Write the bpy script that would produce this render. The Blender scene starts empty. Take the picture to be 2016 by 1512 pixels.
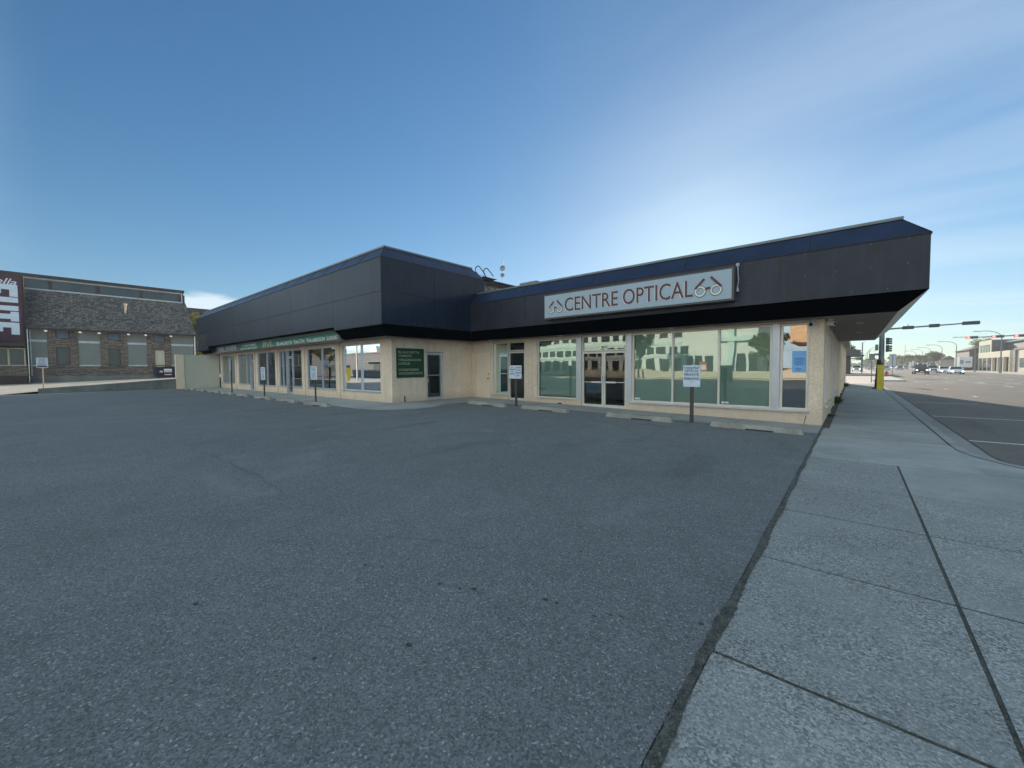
import bpy, bmesh, math, random
from mathutils import Vector, Matrix
random.seed(7)
R = math.radians
S = bpy.context.scene
COL = S.collection

# ---------------------------------------------------------------- camera
cam = bpy.data.cameras.new('camera')
cam.sensor_width = 36.0
cam.lens = 36.0 * 786.87 / 2016.0
cam.clip_start = 0.05
cam.clip_end = 6000
camo = bpy.data.objects.new('camera', cam)
COL.objects.link(camo)
yaw, pit, rol = -0.707723264, -0.0396796642, -0.00698611203
fw = Vector((math.sin(yaw) * math.cos(pit), math.cos(yaw) * math.cos(pit), math.sin(pit)))
rt = Vector((math.cos(yaw), -math.sin(yaw), 0))
up = rt.cross(fw)
r2 = rt * math.cos(rol) + up * math.sin(rol)
u2 = -rt * math.sin(rol) + up * math.cos(rol)
m = Matrix((r2, u2, -fw)).transposed().to_4x4()
m.translation = Vector((0, 0, 1.6))
camo.matrix_world = m
S.camera = camo

# ---------------------------------------------------------------- sky, sun, exposure
SUN_EL, SUN_AZ = 14.3, -15.0          # azimuth measured from +Y towards +X
FILL_CLOUD = (7.5, 9.2, 10.0)  # unseen bright cloud behind the camera, added to light the shaded fronts
w = bpy.data.worlds.new('World')
S.world = w
w.use_nodes = True
nt = w.node_tree
nt.nodes.clear()
sky = nt.nodes.new('ShaderNodeTexSky')
sky.sky_type = 'NISHITA'
sky.sun_disc = False
sky.sun_elevation = R(SUN_EL)
sky.sun_rotation = R(SUN_AZ)
sky.altitude = 900
sky.air_density = 1.0
sky.dust_density = 0.45
sky.ozone_density = 1.8
bg = nt.nodes.new('ShaderNodeBackground')
bg.inputs[1].default_value = 0.13
out = nt.nodes.new('ShaderNodeOutputWorld')
# thin cirrus, laid on a high flat layer
tc = nt.nodes.new('ShaderNodeTexCoord')
sep = nt.nodes.new('ShaderNodeSeparateXYZ')
nt.links.new(tc.outputs['Generated'], sep.inputs[0])
mz = nt.nodes.new('ShaderNodeMath'); mz.operation = 'MAXIMUM'; mz.inputs[1].default_value = 0.03
nt.links.new(sep.outputs[2], mz.inputs[0])
az = nt.nodes.new('ShaderNodeMath'); az.operation = 'ADD'; az.inputs[1].default_value = 0.08
nt.links.new(mz.outputs[0], az.inputs[0])
dx = nt.nodes.new('ShaderNodeMath'); dx.operation = 'DIVIDE'
dy = nt.nodes.new('ShaderNodeMath'); dy.operation = 'DIVIDE'
nt.links.new(sep.outputs[0], dx.inputs[0]); nt.links.new(az.outputs[0], dx.inputs[1])
nt.links.new(sep.outputs[1], dy.inputs[0]); nt.links.new(az.outputs[0], dy.inputs[1])
cmb = nt.nodes.new('ShaderNodeCombineXYZ')
nt.links.new(dx.outputs[0], cmb.inputs[0]); nt.links.new(dy.outputs[0], cmb.inputs[1])
mp = nt.nodes.new('ShaderNodeMapping')
mp.inputs['Rotation'].default_value = (0, 0, R(28))
mp.inputs['Scale'].default_value = (0.22, 0.75, 1)
mp.inputs['Location'].default_value = (1.3, 0.4, 0)
nt.links.new(cmb.outputs[0], mp.inputs[0])
cn = nt.nodes.new('ShaderNodeTexNoise')
cn.inputs['Scale'].default_value = 1.6; cn.inputs['Detail'].default_value = 7; cn.inputs['Distortion'].default_value = 0.5
nt.links.new(mp.outputs[0], cn.inputs['Vector'])
cr = nt.nodes.new('ShaderNodeValToRGB')
cr.color_ramp.elements[0].position = 0.40; cr.color_ramp.elements[0].color = (0, 0, 0, 1)
cr.color_ramp.elements[1].position = 0.78; cr.color_ramp.elements[1].color = (0.40, 0.40, 0.40, 1)
nt.links.new(cn.outputs[0], cr.inputs[0])
mx = nt.nodes.new('ShaderNodeMixRGB'); mx.blend_type = 'MIX'
mx.inputs[2].default_value = (5.6, 6.3, 6.7, 1)
hs = nt.nodes.new('ShaderNodeHueSaturation'); hs.inputs['Saturation'].default_value = 1.22
nt.links.new(sky.outputs[0], hs.inputs['Color'])
# soft limit on the sky colour tames the glow round the sun: c * k / (c + k)
KS = (7.6, 10.5, 13.0)
va = nt.nodes.new('ShaderNodeVectorMath'); va.operation = 'ADD'; va.inputs[1].default_value = KS
vb = nt.nodes.new('ShaderNodeVectorMath'); vb.operation = 'MULTIPLY'; vb.inputs[1].default_value = KS
vc = nt.nodes.new('ShaderNodeVectorMath'); vc.operation = 'DIVIDE'
nt.links.new(hs.outputs[0], va.inputs[0]); nt.links.new(hs.outputs[0], vb.inputs[0])
nt.links.new(vb.outputs[0], vc.inputs[0]); nt.links.new(va.outputs[0], vc.inputs[1])
lim = nt.nodes.new('ShaderNodeMapRange'); lim.inputs['From Min'].default_value = -0.55; lim.inputs['From Max'].default_value = 0.1
nt.links.new(sep.outputs[0], lim.inputs['Value'])
lm = nt.nodes.new('ShaderNodeMath'); lm.operation = 'MULTIPLY'
nt.links.new(cr.outputs[0], lm.inputs[0]); nt.links.new(lim.outputs[0], lm.inputs[1])
# one small flat cloud low over the left roofs
cv = nt.nodes.new('ShaderNodeVectorMath'); cv.operation = 'SUBTRACT'; cv.inputs[1].default_value = (-0.97, 0.215, 0.125)
nt.links.new(tc.outputs['Generated'], cv.inputs[0])
cs = nt.nodes.new('ShaderNodeVectorMath'); cs.operation = 'MULTIPLY'; cs.inputs[1].default_value = (1, 1, 4.5)
nt.links.new(cv.outputs[0], cs.inputs[0])
cl = nt.nodes.new('ShaderNodeVectorMath'); cl.operation = 'LENGTH'; nt.links.new(cs.outputs[0], cl.inputs[0])
cz = nt.nodes.new('ShaderNodeTexNoise'); cz.inputs['Scale'].default_value = 14; cz.inputs['Detail'].default_value = 6
cw = nt.nodes.new('ShaderNodeVectorMath'); cw.operation = 'MULTIPLY'; cw.inputs[1].default_value = (1, 1, 3.5)
nt.links.new(tc.outputs['Generated'], cw.inputs[0]); nt.links.new(cw.outputs[0], cz.inputs['Vector'])
c3 = nt.nodes.new('ShaderNodeMath'); c3.operation = 'MULTIPLY_ADD'; c3.inputs[1].default_value = 0.10
nt.links.new(cz.outputs[0], c3.inputs[0]); nt.links.new(cl.outputs['Value'], c3.inputs[2])
c4 = nt.nodes.new('ShaderNodeMapRange'); c4.inputs['From Min'].default_value = 0.17; c4.inputs['From Max'].default_value = 0.12; c4.inputs['To Max'].default_value = 0.75
nt.links.new(c3.outputs[0], c4.inputs['Value'])
lx = nt.nodes.new('ShaderNodeMath'); lx.operation = 'MAXIMUM'
nt.links.new(lm.outputs[0], lx.inputs[0]); nt.links.new(c4.outputs[0], lx.inputs[1])
nt.links.new(lx.outputs[0], mx.inputs[0]); vg = nt.nodes.new('ShaderNodeVectorMath'); vg.operation = 'MULTIPLY'; vg.inputs[1].default_value = (0.95, 1.09, 1.17)
nt.links.new(vc.outputs[0], vg.inputs[0])
nt.links.new(vg.outputs[0], mx.inputs[1])
# added fill: bright broken cloud in the unseen sky away from the sun
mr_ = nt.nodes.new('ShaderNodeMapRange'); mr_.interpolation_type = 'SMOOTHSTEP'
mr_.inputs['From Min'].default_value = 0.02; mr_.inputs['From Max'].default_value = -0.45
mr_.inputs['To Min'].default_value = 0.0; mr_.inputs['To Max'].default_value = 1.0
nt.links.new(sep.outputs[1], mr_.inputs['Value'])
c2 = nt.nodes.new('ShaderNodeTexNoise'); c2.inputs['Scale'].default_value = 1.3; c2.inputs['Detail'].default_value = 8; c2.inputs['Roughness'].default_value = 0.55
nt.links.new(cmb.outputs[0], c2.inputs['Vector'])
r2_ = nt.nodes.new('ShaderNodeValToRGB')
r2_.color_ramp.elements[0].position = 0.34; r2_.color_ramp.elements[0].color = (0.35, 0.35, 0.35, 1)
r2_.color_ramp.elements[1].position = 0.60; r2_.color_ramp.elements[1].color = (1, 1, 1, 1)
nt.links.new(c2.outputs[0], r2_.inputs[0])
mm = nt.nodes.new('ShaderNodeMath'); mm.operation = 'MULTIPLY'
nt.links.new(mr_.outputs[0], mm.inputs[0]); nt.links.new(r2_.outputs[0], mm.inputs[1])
mx2 = nt.nodes.new('ShaderNodeMixRGB'); mx2.inputs[2].default_value = (FILL_CLOUD[0], FILL_CLOUD[1], FILL_CLOUD[2], 1)
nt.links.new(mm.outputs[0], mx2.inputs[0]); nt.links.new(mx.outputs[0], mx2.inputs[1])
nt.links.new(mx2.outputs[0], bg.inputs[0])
nt.links.new(bg.outputs[0], out.inputs[0])

sl = bpy.data.lights.new('sun', 'SUN')
sl.energy = 5.0; sl.angle = R(0.5); sl.color = (1.0, 0.86, 0.70)
so = bpy.data.objects.new('sun', sl)
COL.objects.link(so)
a_, e_ = R(SUN_AZ), R(SUN_EL)
sd = Vector((math.sin(a_) * math.cos(e_), math.cos(a_) * math.cos(e_), math.sin(e_)))
so.rotation_euler = sd.to_track_quat('Z', 'Y').to_euler()

S.view_settings.view_transform = 'Standard'
S.view_settings.look = 'None'
S.view_settings.gamma = 1.0
S.view_settings.exposure = 0.35

# ---------------------------------------------------------------- materials
def nodes(name):
    ma = bpy.data.materials.new(name); ma.use_nodes = True
    return ma, ma.node_tree, ma.node_tree.nodes['Principled BSDF']

def noise(t, scale, detail=4, vec=None, rough=0.55, dist=0.0):
    n = t.nodes.new('ShaderNodeTexNoise')
    n.inputs['Scale'].default_value = scale; n.inputs['Detail'].default_value = detail
    n.inputs['Roughness'].default_value = rough; n.inputs['Distortion'].default_value = dist
    if vec is not None: t.links.new(vec, n.inputs['Vector'])
    return n.outputs[0]

def ramp(t, src, p0, c0, p1, c1, mode='LINEAR'):
    r = t.nodes.new('ShaderNodeValToRGB'); r.color_ramp.interpolation = mode
    f = lambda c: (c, c, c, 1) if not isinstance(c, tuple) else (*c, 1)
    r.color_ramp.elements[0].position = p0; r.color_ramp.elements[0].color = f(c0)
    r.color_ramp.elements[1].position = p1; r.color_ramp.elements[1].color = f(c1)
    t.links.new(src, r.inputs[0]); return r.outputs[0]

def mix(t, fac, a, b, mode='MIX'):
    x = t.nodes.new('ShaderNodeMixRGB'); x.blend_type = mode
    for i, v in ((0, fac), (1, a), (2, b)):
        if isinstance(v, (int, float)): x.inputs[i].default_value = v if i == 0 else (v, v, v, 1)
        elif isinstance(v, tuple): x.inputs[i].default_value = (*v, 1)
        else: t.links.new(v, x.inputs[i])
    return x.outputs[0]

def math_(t, op, a, b=None):
    x = t.nodes.new('ShaderNodeMath'); x.operation = op
    for i, v in ((0, a), (1, b)):
        if v is None: continue
        if isinstance(v, (int, float)): x.inputs[i].default_value = v
        else: t.links.new(v, x.inputs[i])
    return x.outputs[0]

def pos(t, scale=(1, 1, 1), rot=(0, 0, 0)):
    g = t.nodes.new('ShaderNodeNewGeometry'); mpp = t.nodes.new('ShaderNodeMapping')
    mpp.inputs['Scale'].default_value = scale; mpp.inputs['Rotation'].default_value = rot
    t.links.new(g.outputs['Position'], mpp.inputs[0]); return mpp.outputs[0]

def bump(t, bsdf, h, strength, dist=0.01):
    b = t.nodes.new('ShaderNodeBump'); b.inputs['Strength'].default_value = strength
    b.inputs['Distance'].default_value = dist
    t.links.new(h, b.inputs['Height']); t.links.new(b.outputs[0], bsdf.inputs['Normal'])

def mat(name, col, rough=0.6, metal=0.0, var=0.15, scale=3.0, fine=0.0, fscale=150.0, bmp=0.0, bscale=None, streak=0.0, emit=None, es=1.0, spec=0.5, island=0.0):
    ma, t, b = nodes(name)
    b.inputs['Roughness'].default_value = rough; b.inputs['Metallic'].default_value = metal
    b.inputs['Specular IOR Level'].default_value = spec
    p = pos(t)
    c = tuple(col)
    cur = mix(t, ramp(t, noise(t, scale, 5, p), 0.3, 0.0, 0.7, 1.0), tuple(x * (1 - var) for x in c), tuple(min(1, x * (1 + var)) for x in c))
    if streak:
        ps = pos(t, (2.2, 2.2, 0.12))
        cur = mix(t, ramp(t, noise(t, 3.0, 5, ps, 0.65), 0.48, 0.0, 0.75, streak), cur, tuple(min(1, x * 1.7 + 0.01) for x in c))
    if island:
        g_ = t.nodes.new('ShaderNodeNewGeometry'); cur = mix(t, 1.0, cur, ramp(t, g_.outputs['Random Per Island'], 0.0, 1 - island, 1.0, 1 + island), 'MULTIPLY')
    if fine:
        cur = mix(t, ramp(t, noise(t, fscale, 2, p), 0.35, 0.0, 0.65, 1.0), mix(t, 1.0, cur, 1 - fine, 'MULTIPLY'), mix(t, 1.0, cur, 1 + fine, 'MULTIPLY'))
    t.links.new(cur, b.inputs['Base Color'])
    if bmp: bump(t, b, noise(t, bscale or fscale, 3, p), bmp, 0.01)
    if emit:
        b.inputs['Emission Color'].default_value = (*emit, 1); b.inputs['Emission Strength'].default_value = es
    return ma

def mat_asphalt(name, dark, light, stone, warm=0.0, cracks=True):
    ma, t, b = nodes(name)
    p = pos(t)
    vo = t.nodes.new('ShaderNodeTexVoronoi'); vo.inputs['Scale'].default_value = 105; t.links.new(p, vo.inputs['Vector'])
    sp = t.nodes.new('ShaderNodeSeparateColor'); t.links.new(vo.outputs['Color'], sp.inputs[0])
    big = ramp(t, noise(t, 0.28, 6, p, 0.6), 0.3, 0.0, 0.7, 1.0)
    mid = ramp(t, noise(t, 2.2, 6, p, 0.65), 0.25, 0.0, 0.75, 1.0)
    base = mix(t, math_(t, 'ADD', math_(t, 'MULTIPLY', big, 0.55), math_(t, 'MULTIPLY', mid, 0.45)), dark, light)
    vr = ramp(t, sp.outputs[0], 0.0, 0.62, 1.0, 1.35)
    cur = mix(t, 1.0, base, vr, 'MULTIPLY')
    st = ramp(t, sp.outputs[1], 0.925, 0.0, 0.985, 0.7)
    cur = mix(t, st, cur, stone)
    dk = ramp(t, sp.outputs[2], 0.0, 0.55, 0.14, 0.0)
    cur = mix(t, dk, cur, tuple(x * 0.35 for x in dark))
    gr = ramp(t, noise(t, 400, 2, p), 0.3, 0.8, 0.7, 1.2)
    cur = mix(t, 1.0, cur, gr, 'MULTIPLY')
    # oil spots
    v2 = t.nodes.new('ShaderNodeTexVoronoi'); v2.inputs['Scale'].default_value = 1.15; v2.inputs['Randomness'].default_value = 1.0
    t.links.new(p, v2.inputs['Vector'])
    s2 = t.nodes.new('ShaderNodeSeparateColor'); t.links.new(v2.outputs['Color'], s2.inputs[0])
    spot = math_(t, 'MULTIPLY', ramp(t, math_(t, 'ADD', v2.outputs['Distance'], math_(t, 'MULTIPLY', noise(t, 22, 2, p), 0.03)), 0.026, 0.7, 0.05, 0.0), ramp(t, s2.outputs[0], 0.50, 0.0, 0.54, 1.0))
    cur = mix(t, spot, cur, tuple(x * 0.35 for x in dark))
    # dark drip trails in the stalls, fading with distance from the stops
    sx = t.nodes.new('ShaderNodeSeparateXYZ'); t.links.new(p, sx.inputs[0])
    st2 = ramp(t, noise(t, 1.2, 5, pos(t, (1.0, 0.22, 1)), 0.6), 0.55, 0.0, 0.70, 0.45)
    yb = ramp(t, math_(t, 'DIVIDE', sx.outputs[1], 12.0), 0.22, 0.0, 0.5, 1.0)
    cur = mix(t, math_(t, 'MULTIPLY', st2, yb), cur, tuple(x * 0.5 for x in dark))
    lt = ramp(t, noise(t, 0.55, 4, pos(t, (1, 1, 1), (0, 0, 1.0)), 0.6, 0.8), 0.60, 0.0, 0.72, 0.30)
    cur = mix(t, lt, cur, tuple(min(1, x * 1.5) for x in light))
    # broad worn / stained patches
    pat = ramp(t, noise(t, 0.9, 3, pos(t, (1, 0.5, 1), (0, 0, 0.5)), 0.5, 1.2), 0.56, 0.0, 0.68, 0.12)
    cur = mix(t, pat, cur, tuple(x * 0.6 for x in dark))
    if cracks:
        v3 = t.nodes.new('ShaderNodeTexVoronoi'); v3.feature = 'DISTANCE_TO_EDGE'; v3.inputs['Scale'].default_value = 0.14
        wv = t.nodes.new('ShaderNodeMapping'); t.links.new(p, wv.inputs[0])
        nz = t.nodes.new('ShaderNodeTexNoise'); nz.inputs['Scale'].default_value = 0.9; nz.inputs['Detail'].default_value = 6
        t.links.new(p, nz.inputs['Vector'])
        ad = t.nodes.new('ShaderNodeVectorMath'); ad.operation = 'MULTIPLY_ADD'
        t.links.new(nz.outputs['Color'], ad.inputs[0]); ad.inputs[1].default_value = (1.6, 1.6, 0); t.links.new(wv.outputs[0], ad.inputs[2])
        t.links.new(ad.outputs[0], v3.inputs['Vector'])
        ck = ramp(t, v3.outputs['Distance'], 0.0005, 0.35, 0.0018, 0.0)
        ck = math_(t, 'MULTIPLY', ck, ramp(t, noise(t, 0.35, 3, p), 0.50, 0.0, 0.60, 1.0))
        cur = mix(t, ck, cur, tuple(x * 0.3 for x in dark))
    t.links.new(cur, b.inputs['Base Color'])
    b.inputs['Roughness'].default_value = 0.86; b.inputs['Specular IOR Level'].default_value = 0.35
    bump(t, b, math_(t, 'ADD', sp.outputs[0], noise(t, 300, 2, p)), 0.5, 0.004)
    return ma

def mat_concrete(name, c, exposed=0.5, rough=0.85, stain=0.2):
    ma, t, b = nodes(name)
    p = pos(t)
    vo = t.nodes.new('ShaderNodeTexVoronoi'); vo.inputs['Scale'].default_value = 95; t.links.new(p, vo.inputs['Vector'])
    sp = t.nodes.new('ShaderNodeSeparateColor'); t.links.new(vo.outputs['Color'], sp.inputs[0])
    oi = t.nodes.new('ShaderNodeObjectInfo')
    big = ramp(t, noise(t, 0.9, 7, p, 0.7), 0.32, 0.0, 0.68, 1.0)
    cur = mix(t, big, tuple(x * (1 - stain) for x in c), tuple(x * (1 + stain * 0.6) for x in c))
    ag = ramp(t, sp.outputs[0], 0.0, 1 - exposed, 1.0, 1 + exposed * 0.9)
    msk = ramp(t, noise(t, 1.6, 5, p), 0.3, 0.25, 0.65, 1.0)
    cur = mix(t, msk, cur, mix(t, 1.0, cur, ag, 'MULTIPLY'))
    cur = mix(t, 1.0, cur, ramp(t, noise(t, 260, 2, p), 0.3, 0.85, 0.7, 1.13), 'MULTIPLY')
    gi = t.nodes.new('ShaderNodeNewGeometry'); cur = mix(t, 1.0, cur, ramp(t, gi.outputs['Random Per Island'], 0.0, 0.90, 1.0, 1.08), 'MULTIPLY')
    st = ramp(t, sp.outputs[1], 0.93, 0.0, 0.98, exposed)
    cur = mix(t, st, cur, tuple(min(1, x * 1.9) for x in c))
    t.links.new(cur, b.inputs['Base Color'])
    b.inputs['Roughness'].default_value = rough; b.inputs['Specular IOR Level'].default_value = 0.35
    bump(t, b, math_(t, 'ADD', sp.outputs[0], noise(t, 180, 3, p)), 0.25 + 0.3 * exposed, 0.003)
    return ma

def mat_stucco(name, c):
    ma, t, b = nodes(name)
    p = pos(t)
    big = ramp(t, noise(t, 1.1, 5, p, 0.6), 0.3, 0.0, 0.7, 1.0)
    cur = mix(t, big, tuple(x * 0.9 for x in c), tuple(x * 1.06 for x in c))
    vo = t.nodes.new('ShaderNodeTexVoronoi'); vo.inputs['Scale'].default_value = 55; t.links.new(p, vo.inputs['Vector'])
    sp = t.nodes.new('ShaderNodeSeparateColor'); t.links.new(vo.outputs['Color'], sp.inputs[0])
    cur = mix(t, 1.0, cur, ramp(t, sp.outputs[0], 0.0, 0.80, 1.0, 1.14), 'MULTIPLY')
    # grime splashed up from the paving, dirt runs
    gz_ = t.nodes.new('ShaderNodeSeparateXYZ'); t.links.new(p, gz_.inputs[0])
    hgt = math_(t, 'ADD', gz_.outputs[2], math_(t, 'MULTIPLY', noise(t, 4, 4, p), -0.35))
    cur = mix(t, ramp(t, hgt, 0.05, 0.55, 0.42, 0.0), cur, tuple(x * 0.62 for x in c))
    ps = pos(t, (3, 3, 0.25))
    cur = mix(t, ramp(t, noise(t, 2.0, 5, ps), 0.50, 0.0, 0.75, 0.5), cur, tuple(x * 0.66 for x in c))
    t.links.new(cur, b.inputs['Base Color'])
    b.inputs['Roughness'].default_value = 0.9; b.inputs['Specular IOR Level'].default_value = 0.25
    bump(t, b, math_(t, 'ADD', sp.outputs[0], noise(t, 90, 3, p)), 0.45, 0.006)
    return ma

def mat_glass(name, tint, ior=1.6, wave=0.010, boost=0.0, rough=0.0, gcol=(0.95, 0.97, 0.97)):
    ma = bpy.data.materials.new(name); ma.use_nodes = True; t = ma.node_tree; t.nodes.clear()
    o = t.nodes.new('ShaderNodeOutputMaterial'); tr = t.nodes.new('ShaderNodeBsdfTransparent'); tr.inputs[0].default_value = (*tint, 1)
    gl = t.nodes.new('ShaderNodeBsdfGlossy'); gl.inputs['Roughness'].default_value = rough; gl.inputs[0].default_value = (*gcol, 1)
    fr = t.nodes.new('ShaderNodeFresnel'); fr.inputs[0].default_value = ior
    bm = t.nodes.new('ShaderNodeBump'); bm.inputs['Strength'].default_value = 1.0; bm.inputs['Distance'].default_value = wave
    t.links.new(noise(t, 0.9, 1, pos(t)), bm.inputs['Height'])
    t.links.new(bm.outputs[0], gl.inputs['Normal'])
    f = math_(t, 'MINIMUM', math_(t, 'ADD', math_(t, 'MULTIPLY', fr.outputs[0], 1.0), boost), 1.0)
    ms = t.nodes.new('ShaderNodeMixShader')
    t.links.new(f, ms.inputs[0]); t.links.new(tr.outputs[0], ms.inputs[1]); t.links.new(gl.outputs[0], ms.inputs[2])
    t.links.new(ms.outputs[0], o.inputs[0])
    return ma

def mat_brick(name, c1, c2, mortar, bw, bh, msz=0.01, axis='XZ', bmp=0.5, offset=0.5, rough=0.85, nv=0.28):
    ma, t, b = nodes(name)
    g = t.nodes.new('ShaderNodeNewGeometry'); s = t.nodes.new('ShaderNodeSeparateXYZ'); t.links.new(g.outputs['Position'], s.inputs[0])
    c = t.nodes.new('ShaderNodeCombineXYZ')
    t.links.new(math_(t, 'ADD', s.outputs[0], s.outputs[1]), c.inputs[0]); t.links.new(s.outputs[2], c.inputs[1])
    br = t.nodes.new('ShaderNodeTexBrick'); br.offset = offset
    br.inputs['Scale'].default_value = 1.0; br.inputs['Brick Width'].default_value = bw; br.inputs['Row Height'].default_value = bh
    br.inputs['Mortar Size'].default_value = msz; br.inputs['Color1'].default_value = (*c1, 1); br.inputs['Color2'].default_value = (*c2, 1)
    br.inputs['Mortar'].default_value = (*mortar, 1)
    t.links.new(c.outputs[0], br.inputs['Vector'])
    cur = mix(t, 1.0, br.outputs[0], ramp(t, noise(t, 9, 5, g.outputs['Position']), 0.3, 1 - nv, 0.7, 1 + nv), 'MULTIPLY')
    t.links.new(cur, b.inputs['Base Color']); b.inputs['Roughness'].default_value = rough
    bump(t, b, math_(t, 'SUBTRACT', noise(t, 12, 4, g.outputs['Position']), br.outputs['Fac']), bmp, 0.02)
    return ma

def mat_bands(name, c, period, groove, axis=2, dark=0.45, rough=0.6, var=0.1, spec=0.5):
    """lapped or ribbed cladding: a dark line every period metres along an axis"""
    ma, t, b = nodes(name)
    g = t.nodes.new('ShaderNodeNewGeometry'); s = t.nodes.new('ShaderNodeSeparateXYZ'); t.links.new(g.outputs['Position'], s.inputs[0])
    src = s.outputs[axis] if axis < 3 else math_(t, 'ADD', s.outputs[0], s.outputs[1])
    fr = math_(t, 'FRACT', math_(t, 'DIVIDE', src, period))
    ln = ramp(t, fr, groove, 1.0, groove + 0.02, 0.0)
    cur = mix(t, noise(t, 2.0, 4, g.outputs['Position']), tuple(x * (1 - var) for x in c), tuple(x * (1 + var) for x in c))
    cur = mix(t, ln, cur, tuple(x * dark for x in c))
    t.links.new(cur, b.inputs['Base Color']); b.inputs['Roughness'].default_value = rough; b.inputs['Specular IOR Level'].default_value = spec
    bump(t, b, fr, 0.3, 0.01)
    return ma

M = {}
M['asphalt'] = mat_asphalt('asphalt_lot', (0.128, 0.136, 0.134), (0.182, 0.192, 0.186), (0.42, 0.43, 0.42))
M['road'] = mat_asphalt('asphalt_road', (0.132, 0.120, 0.100), (0.190, 0.173, 0.146), (0.32, 0.29, 0.25))
M['walk_old'] = mat_concrete('exposed_aggregate_concrete', (0.285, 0.29, 0.272), 0.62, stain=0.18)
M['walk_new'] = mat_concrete('brushed_concrete', (0.325, 0.335, 0.315), 0.14, stain=0.22)
M['walk_pale'] = mat_concrete('pale_concrete', (0.60, 0.52, 0.42), 0.08, stain=0.12)
M['curb'] = mat_concrete('curb_concrete', (0.30, 0.30, 0.285), 0.12, stain=0.2)
M['stop'] = mat_concrete('precast_concrete', (0.31, 0.29, 0.25), 0.35, stain=0.4)
M['joint'] = mat('joint_dirt', (0.075, 0.075, 0.062), 0.95, var=0.5, scale=14, fine=0.5, fscale=120, bmp=0.8)
M['oil'] = mat('oil_darkened_asphalt', (0.045, 0.048, 0.048), 0.75, var=0.3, scale=40, fine=0.4, fscale=200)
M['pebble'] = mat('pebbles', (0.15, 0.15, 0.145), 0.9, var=0.6, scale=40)
M['base'] = mat('gravelly_ground', (0.17, 0.16, 0.14), 0.95, fine=0.2, fscale=30)
M['stucco'] = mat_stucco('cream_stucco', (0.85, 0.665, 0.49))
M['cream'] = mat('cream_paint', (0.85, 0.675, 0.49), 0.55, var=0.05, scale=2, streak=0.0)
M['alu'] = mat('anodised_frame', (0.70, 0.64, 0.55), 0.38, 0.25, var=0.06)
M['alu2'] = mat('silver_frame', (0.55, 0.57, 0.60), 0.35, 0.5, var=0.06)
M['fascia'] = mat('dark_metal_cladding', (0.008, 0.014, 0.027), 0.42, 0.10, spec=0.38, var=0.22, scale=1.6, streak=0.6, island=0.14, bmp=0.25, bscale=1.7)
M['fascia2'] = mat('dark_bronze_cladding', (0.026, 0.026, 0.034), 0.48, 0.05, spec=0.38, var=0.22, scale=1.6, streak=0.5, island=0.10, bmp=0.25, bscale=1.7)
M['slope'] = mat('blue_black_sheet', (0.020, 0.031, 0.064), 0.36, 0.25, var=0.2, scale=1.5, bmp=0.2, bscale=2.0)
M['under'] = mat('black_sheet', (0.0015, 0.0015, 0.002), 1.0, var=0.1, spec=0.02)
M['cap'] = mat('roof_flashing', (0.19, 0.20, 0.19), 0.5, 0.3)
M['seal'] = mat('dark_seam', (0.012, 0.012, 0.014), 0.7)
M['roof'] = mat('roof_membrane', (0.10, 0.10, 0.10), 0.9)
M['soffit'] = mat_bands('plank_soffit', (0.24, 0.175, 0.125), 0.14, 0.06, axis=1, dark=0.35)
M['soffit2'] = mat_bands('plank_soffit_front', (0.16, 0.12, 0.09), 0.35, 0.05, axis=0, dark=0.3)
M['edge'] = mat_bands('road_lit_plank_edge', (0.68, 0.66, 0.54), 0.07, 0.12, axis=2, dark=0.5)  # pale colour stands in for light thrown up by the road
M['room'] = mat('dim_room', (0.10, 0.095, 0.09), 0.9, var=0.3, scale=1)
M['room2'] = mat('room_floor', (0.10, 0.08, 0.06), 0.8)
M['glass'] = mat_glass('window_glass', (0.60, 0.66, 0.68), 1.9, 0.0016, 0.32)
M['glass_green'] = mat_glass('green_window_glass', (0.84, 0.96, 0.90), 1.6, 0.0030, 0.22, gcol=(0.84, 1.0, 0.93))
M['glass_door'] = mat_glass('door_glass', (0.70, 0.74, 0.74), 1.6, 0.003, 0.03)
M['glass_dark'] = mat_glass('dark_window_glass', (0.20, 0.24, 0.25), 1.7, 0.002, 0.06)
M['blind'] = mat('blind_slats', (0.66, 0.72, 0.64), 0.5, var=0.04)
M['vblind'] = mat_bands('vertical_blind', (0.24, 0.20, 0.17), 0.12, 0.08, axis=0, dark=0.5)
M['greenfilm'] = mat('teal_partition', (0.22, 0.36, 0.34), 0.4, var=0.2, scale=0.8)
M['black'] = mat('black_screen', (0.018, 0.016, 0.018), 0.6)
M['rubber'] = mat('rubber', (0.02, 0.02, 0.02), 0.8)
M['sign_grey'] = mat('sign_face_grey', (0.36, 0.43, 0.47), 0.5, var=0.03, scale=1)
M['sign_frame'] = mat('bronze_frame', (0.10, 0.085, 0.075), 0.45, 0.3)
M['maroon'] = mat('maroon_letters', (0.115, 0.026, 0.034), 0.5, var=0.05)
M['white'] = mat('white_paint', (0.78, 0.80, 0.80), 0.5, var=0.04)
M['brightwhite'] = mat('bright_white_vinyl', (0.90, 0.92, 0.90), 0.4, var=0.02)
M['offwhite'] = mat('off_white_letters', (0.68, 0.66, 0.56), 0.5, var=0.04)
M['sign_green'] = mat('sign_face_green', (0.010, 0.24, 0.125), 0.4, var=0.12, scale=1.2)
M['sign_dgreen'] = mat('sign_dark_green', (0.003, 0.052, 0.026), 0.4, var=0.15, scale=2)
M['gold'] = mat('faded_gold_letters', (0.36, 0.37, 0.22), 0.6, var=0.3, scale=6)
M['silverband'] = mat('sign_band', (0.34, 0.38, 0.34), 0.45)
M['sign_slate'] = mat('sign_face_slate', (0.16, 0.20, 0.26), 0.4, var=0.25, scale=2)
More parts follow.
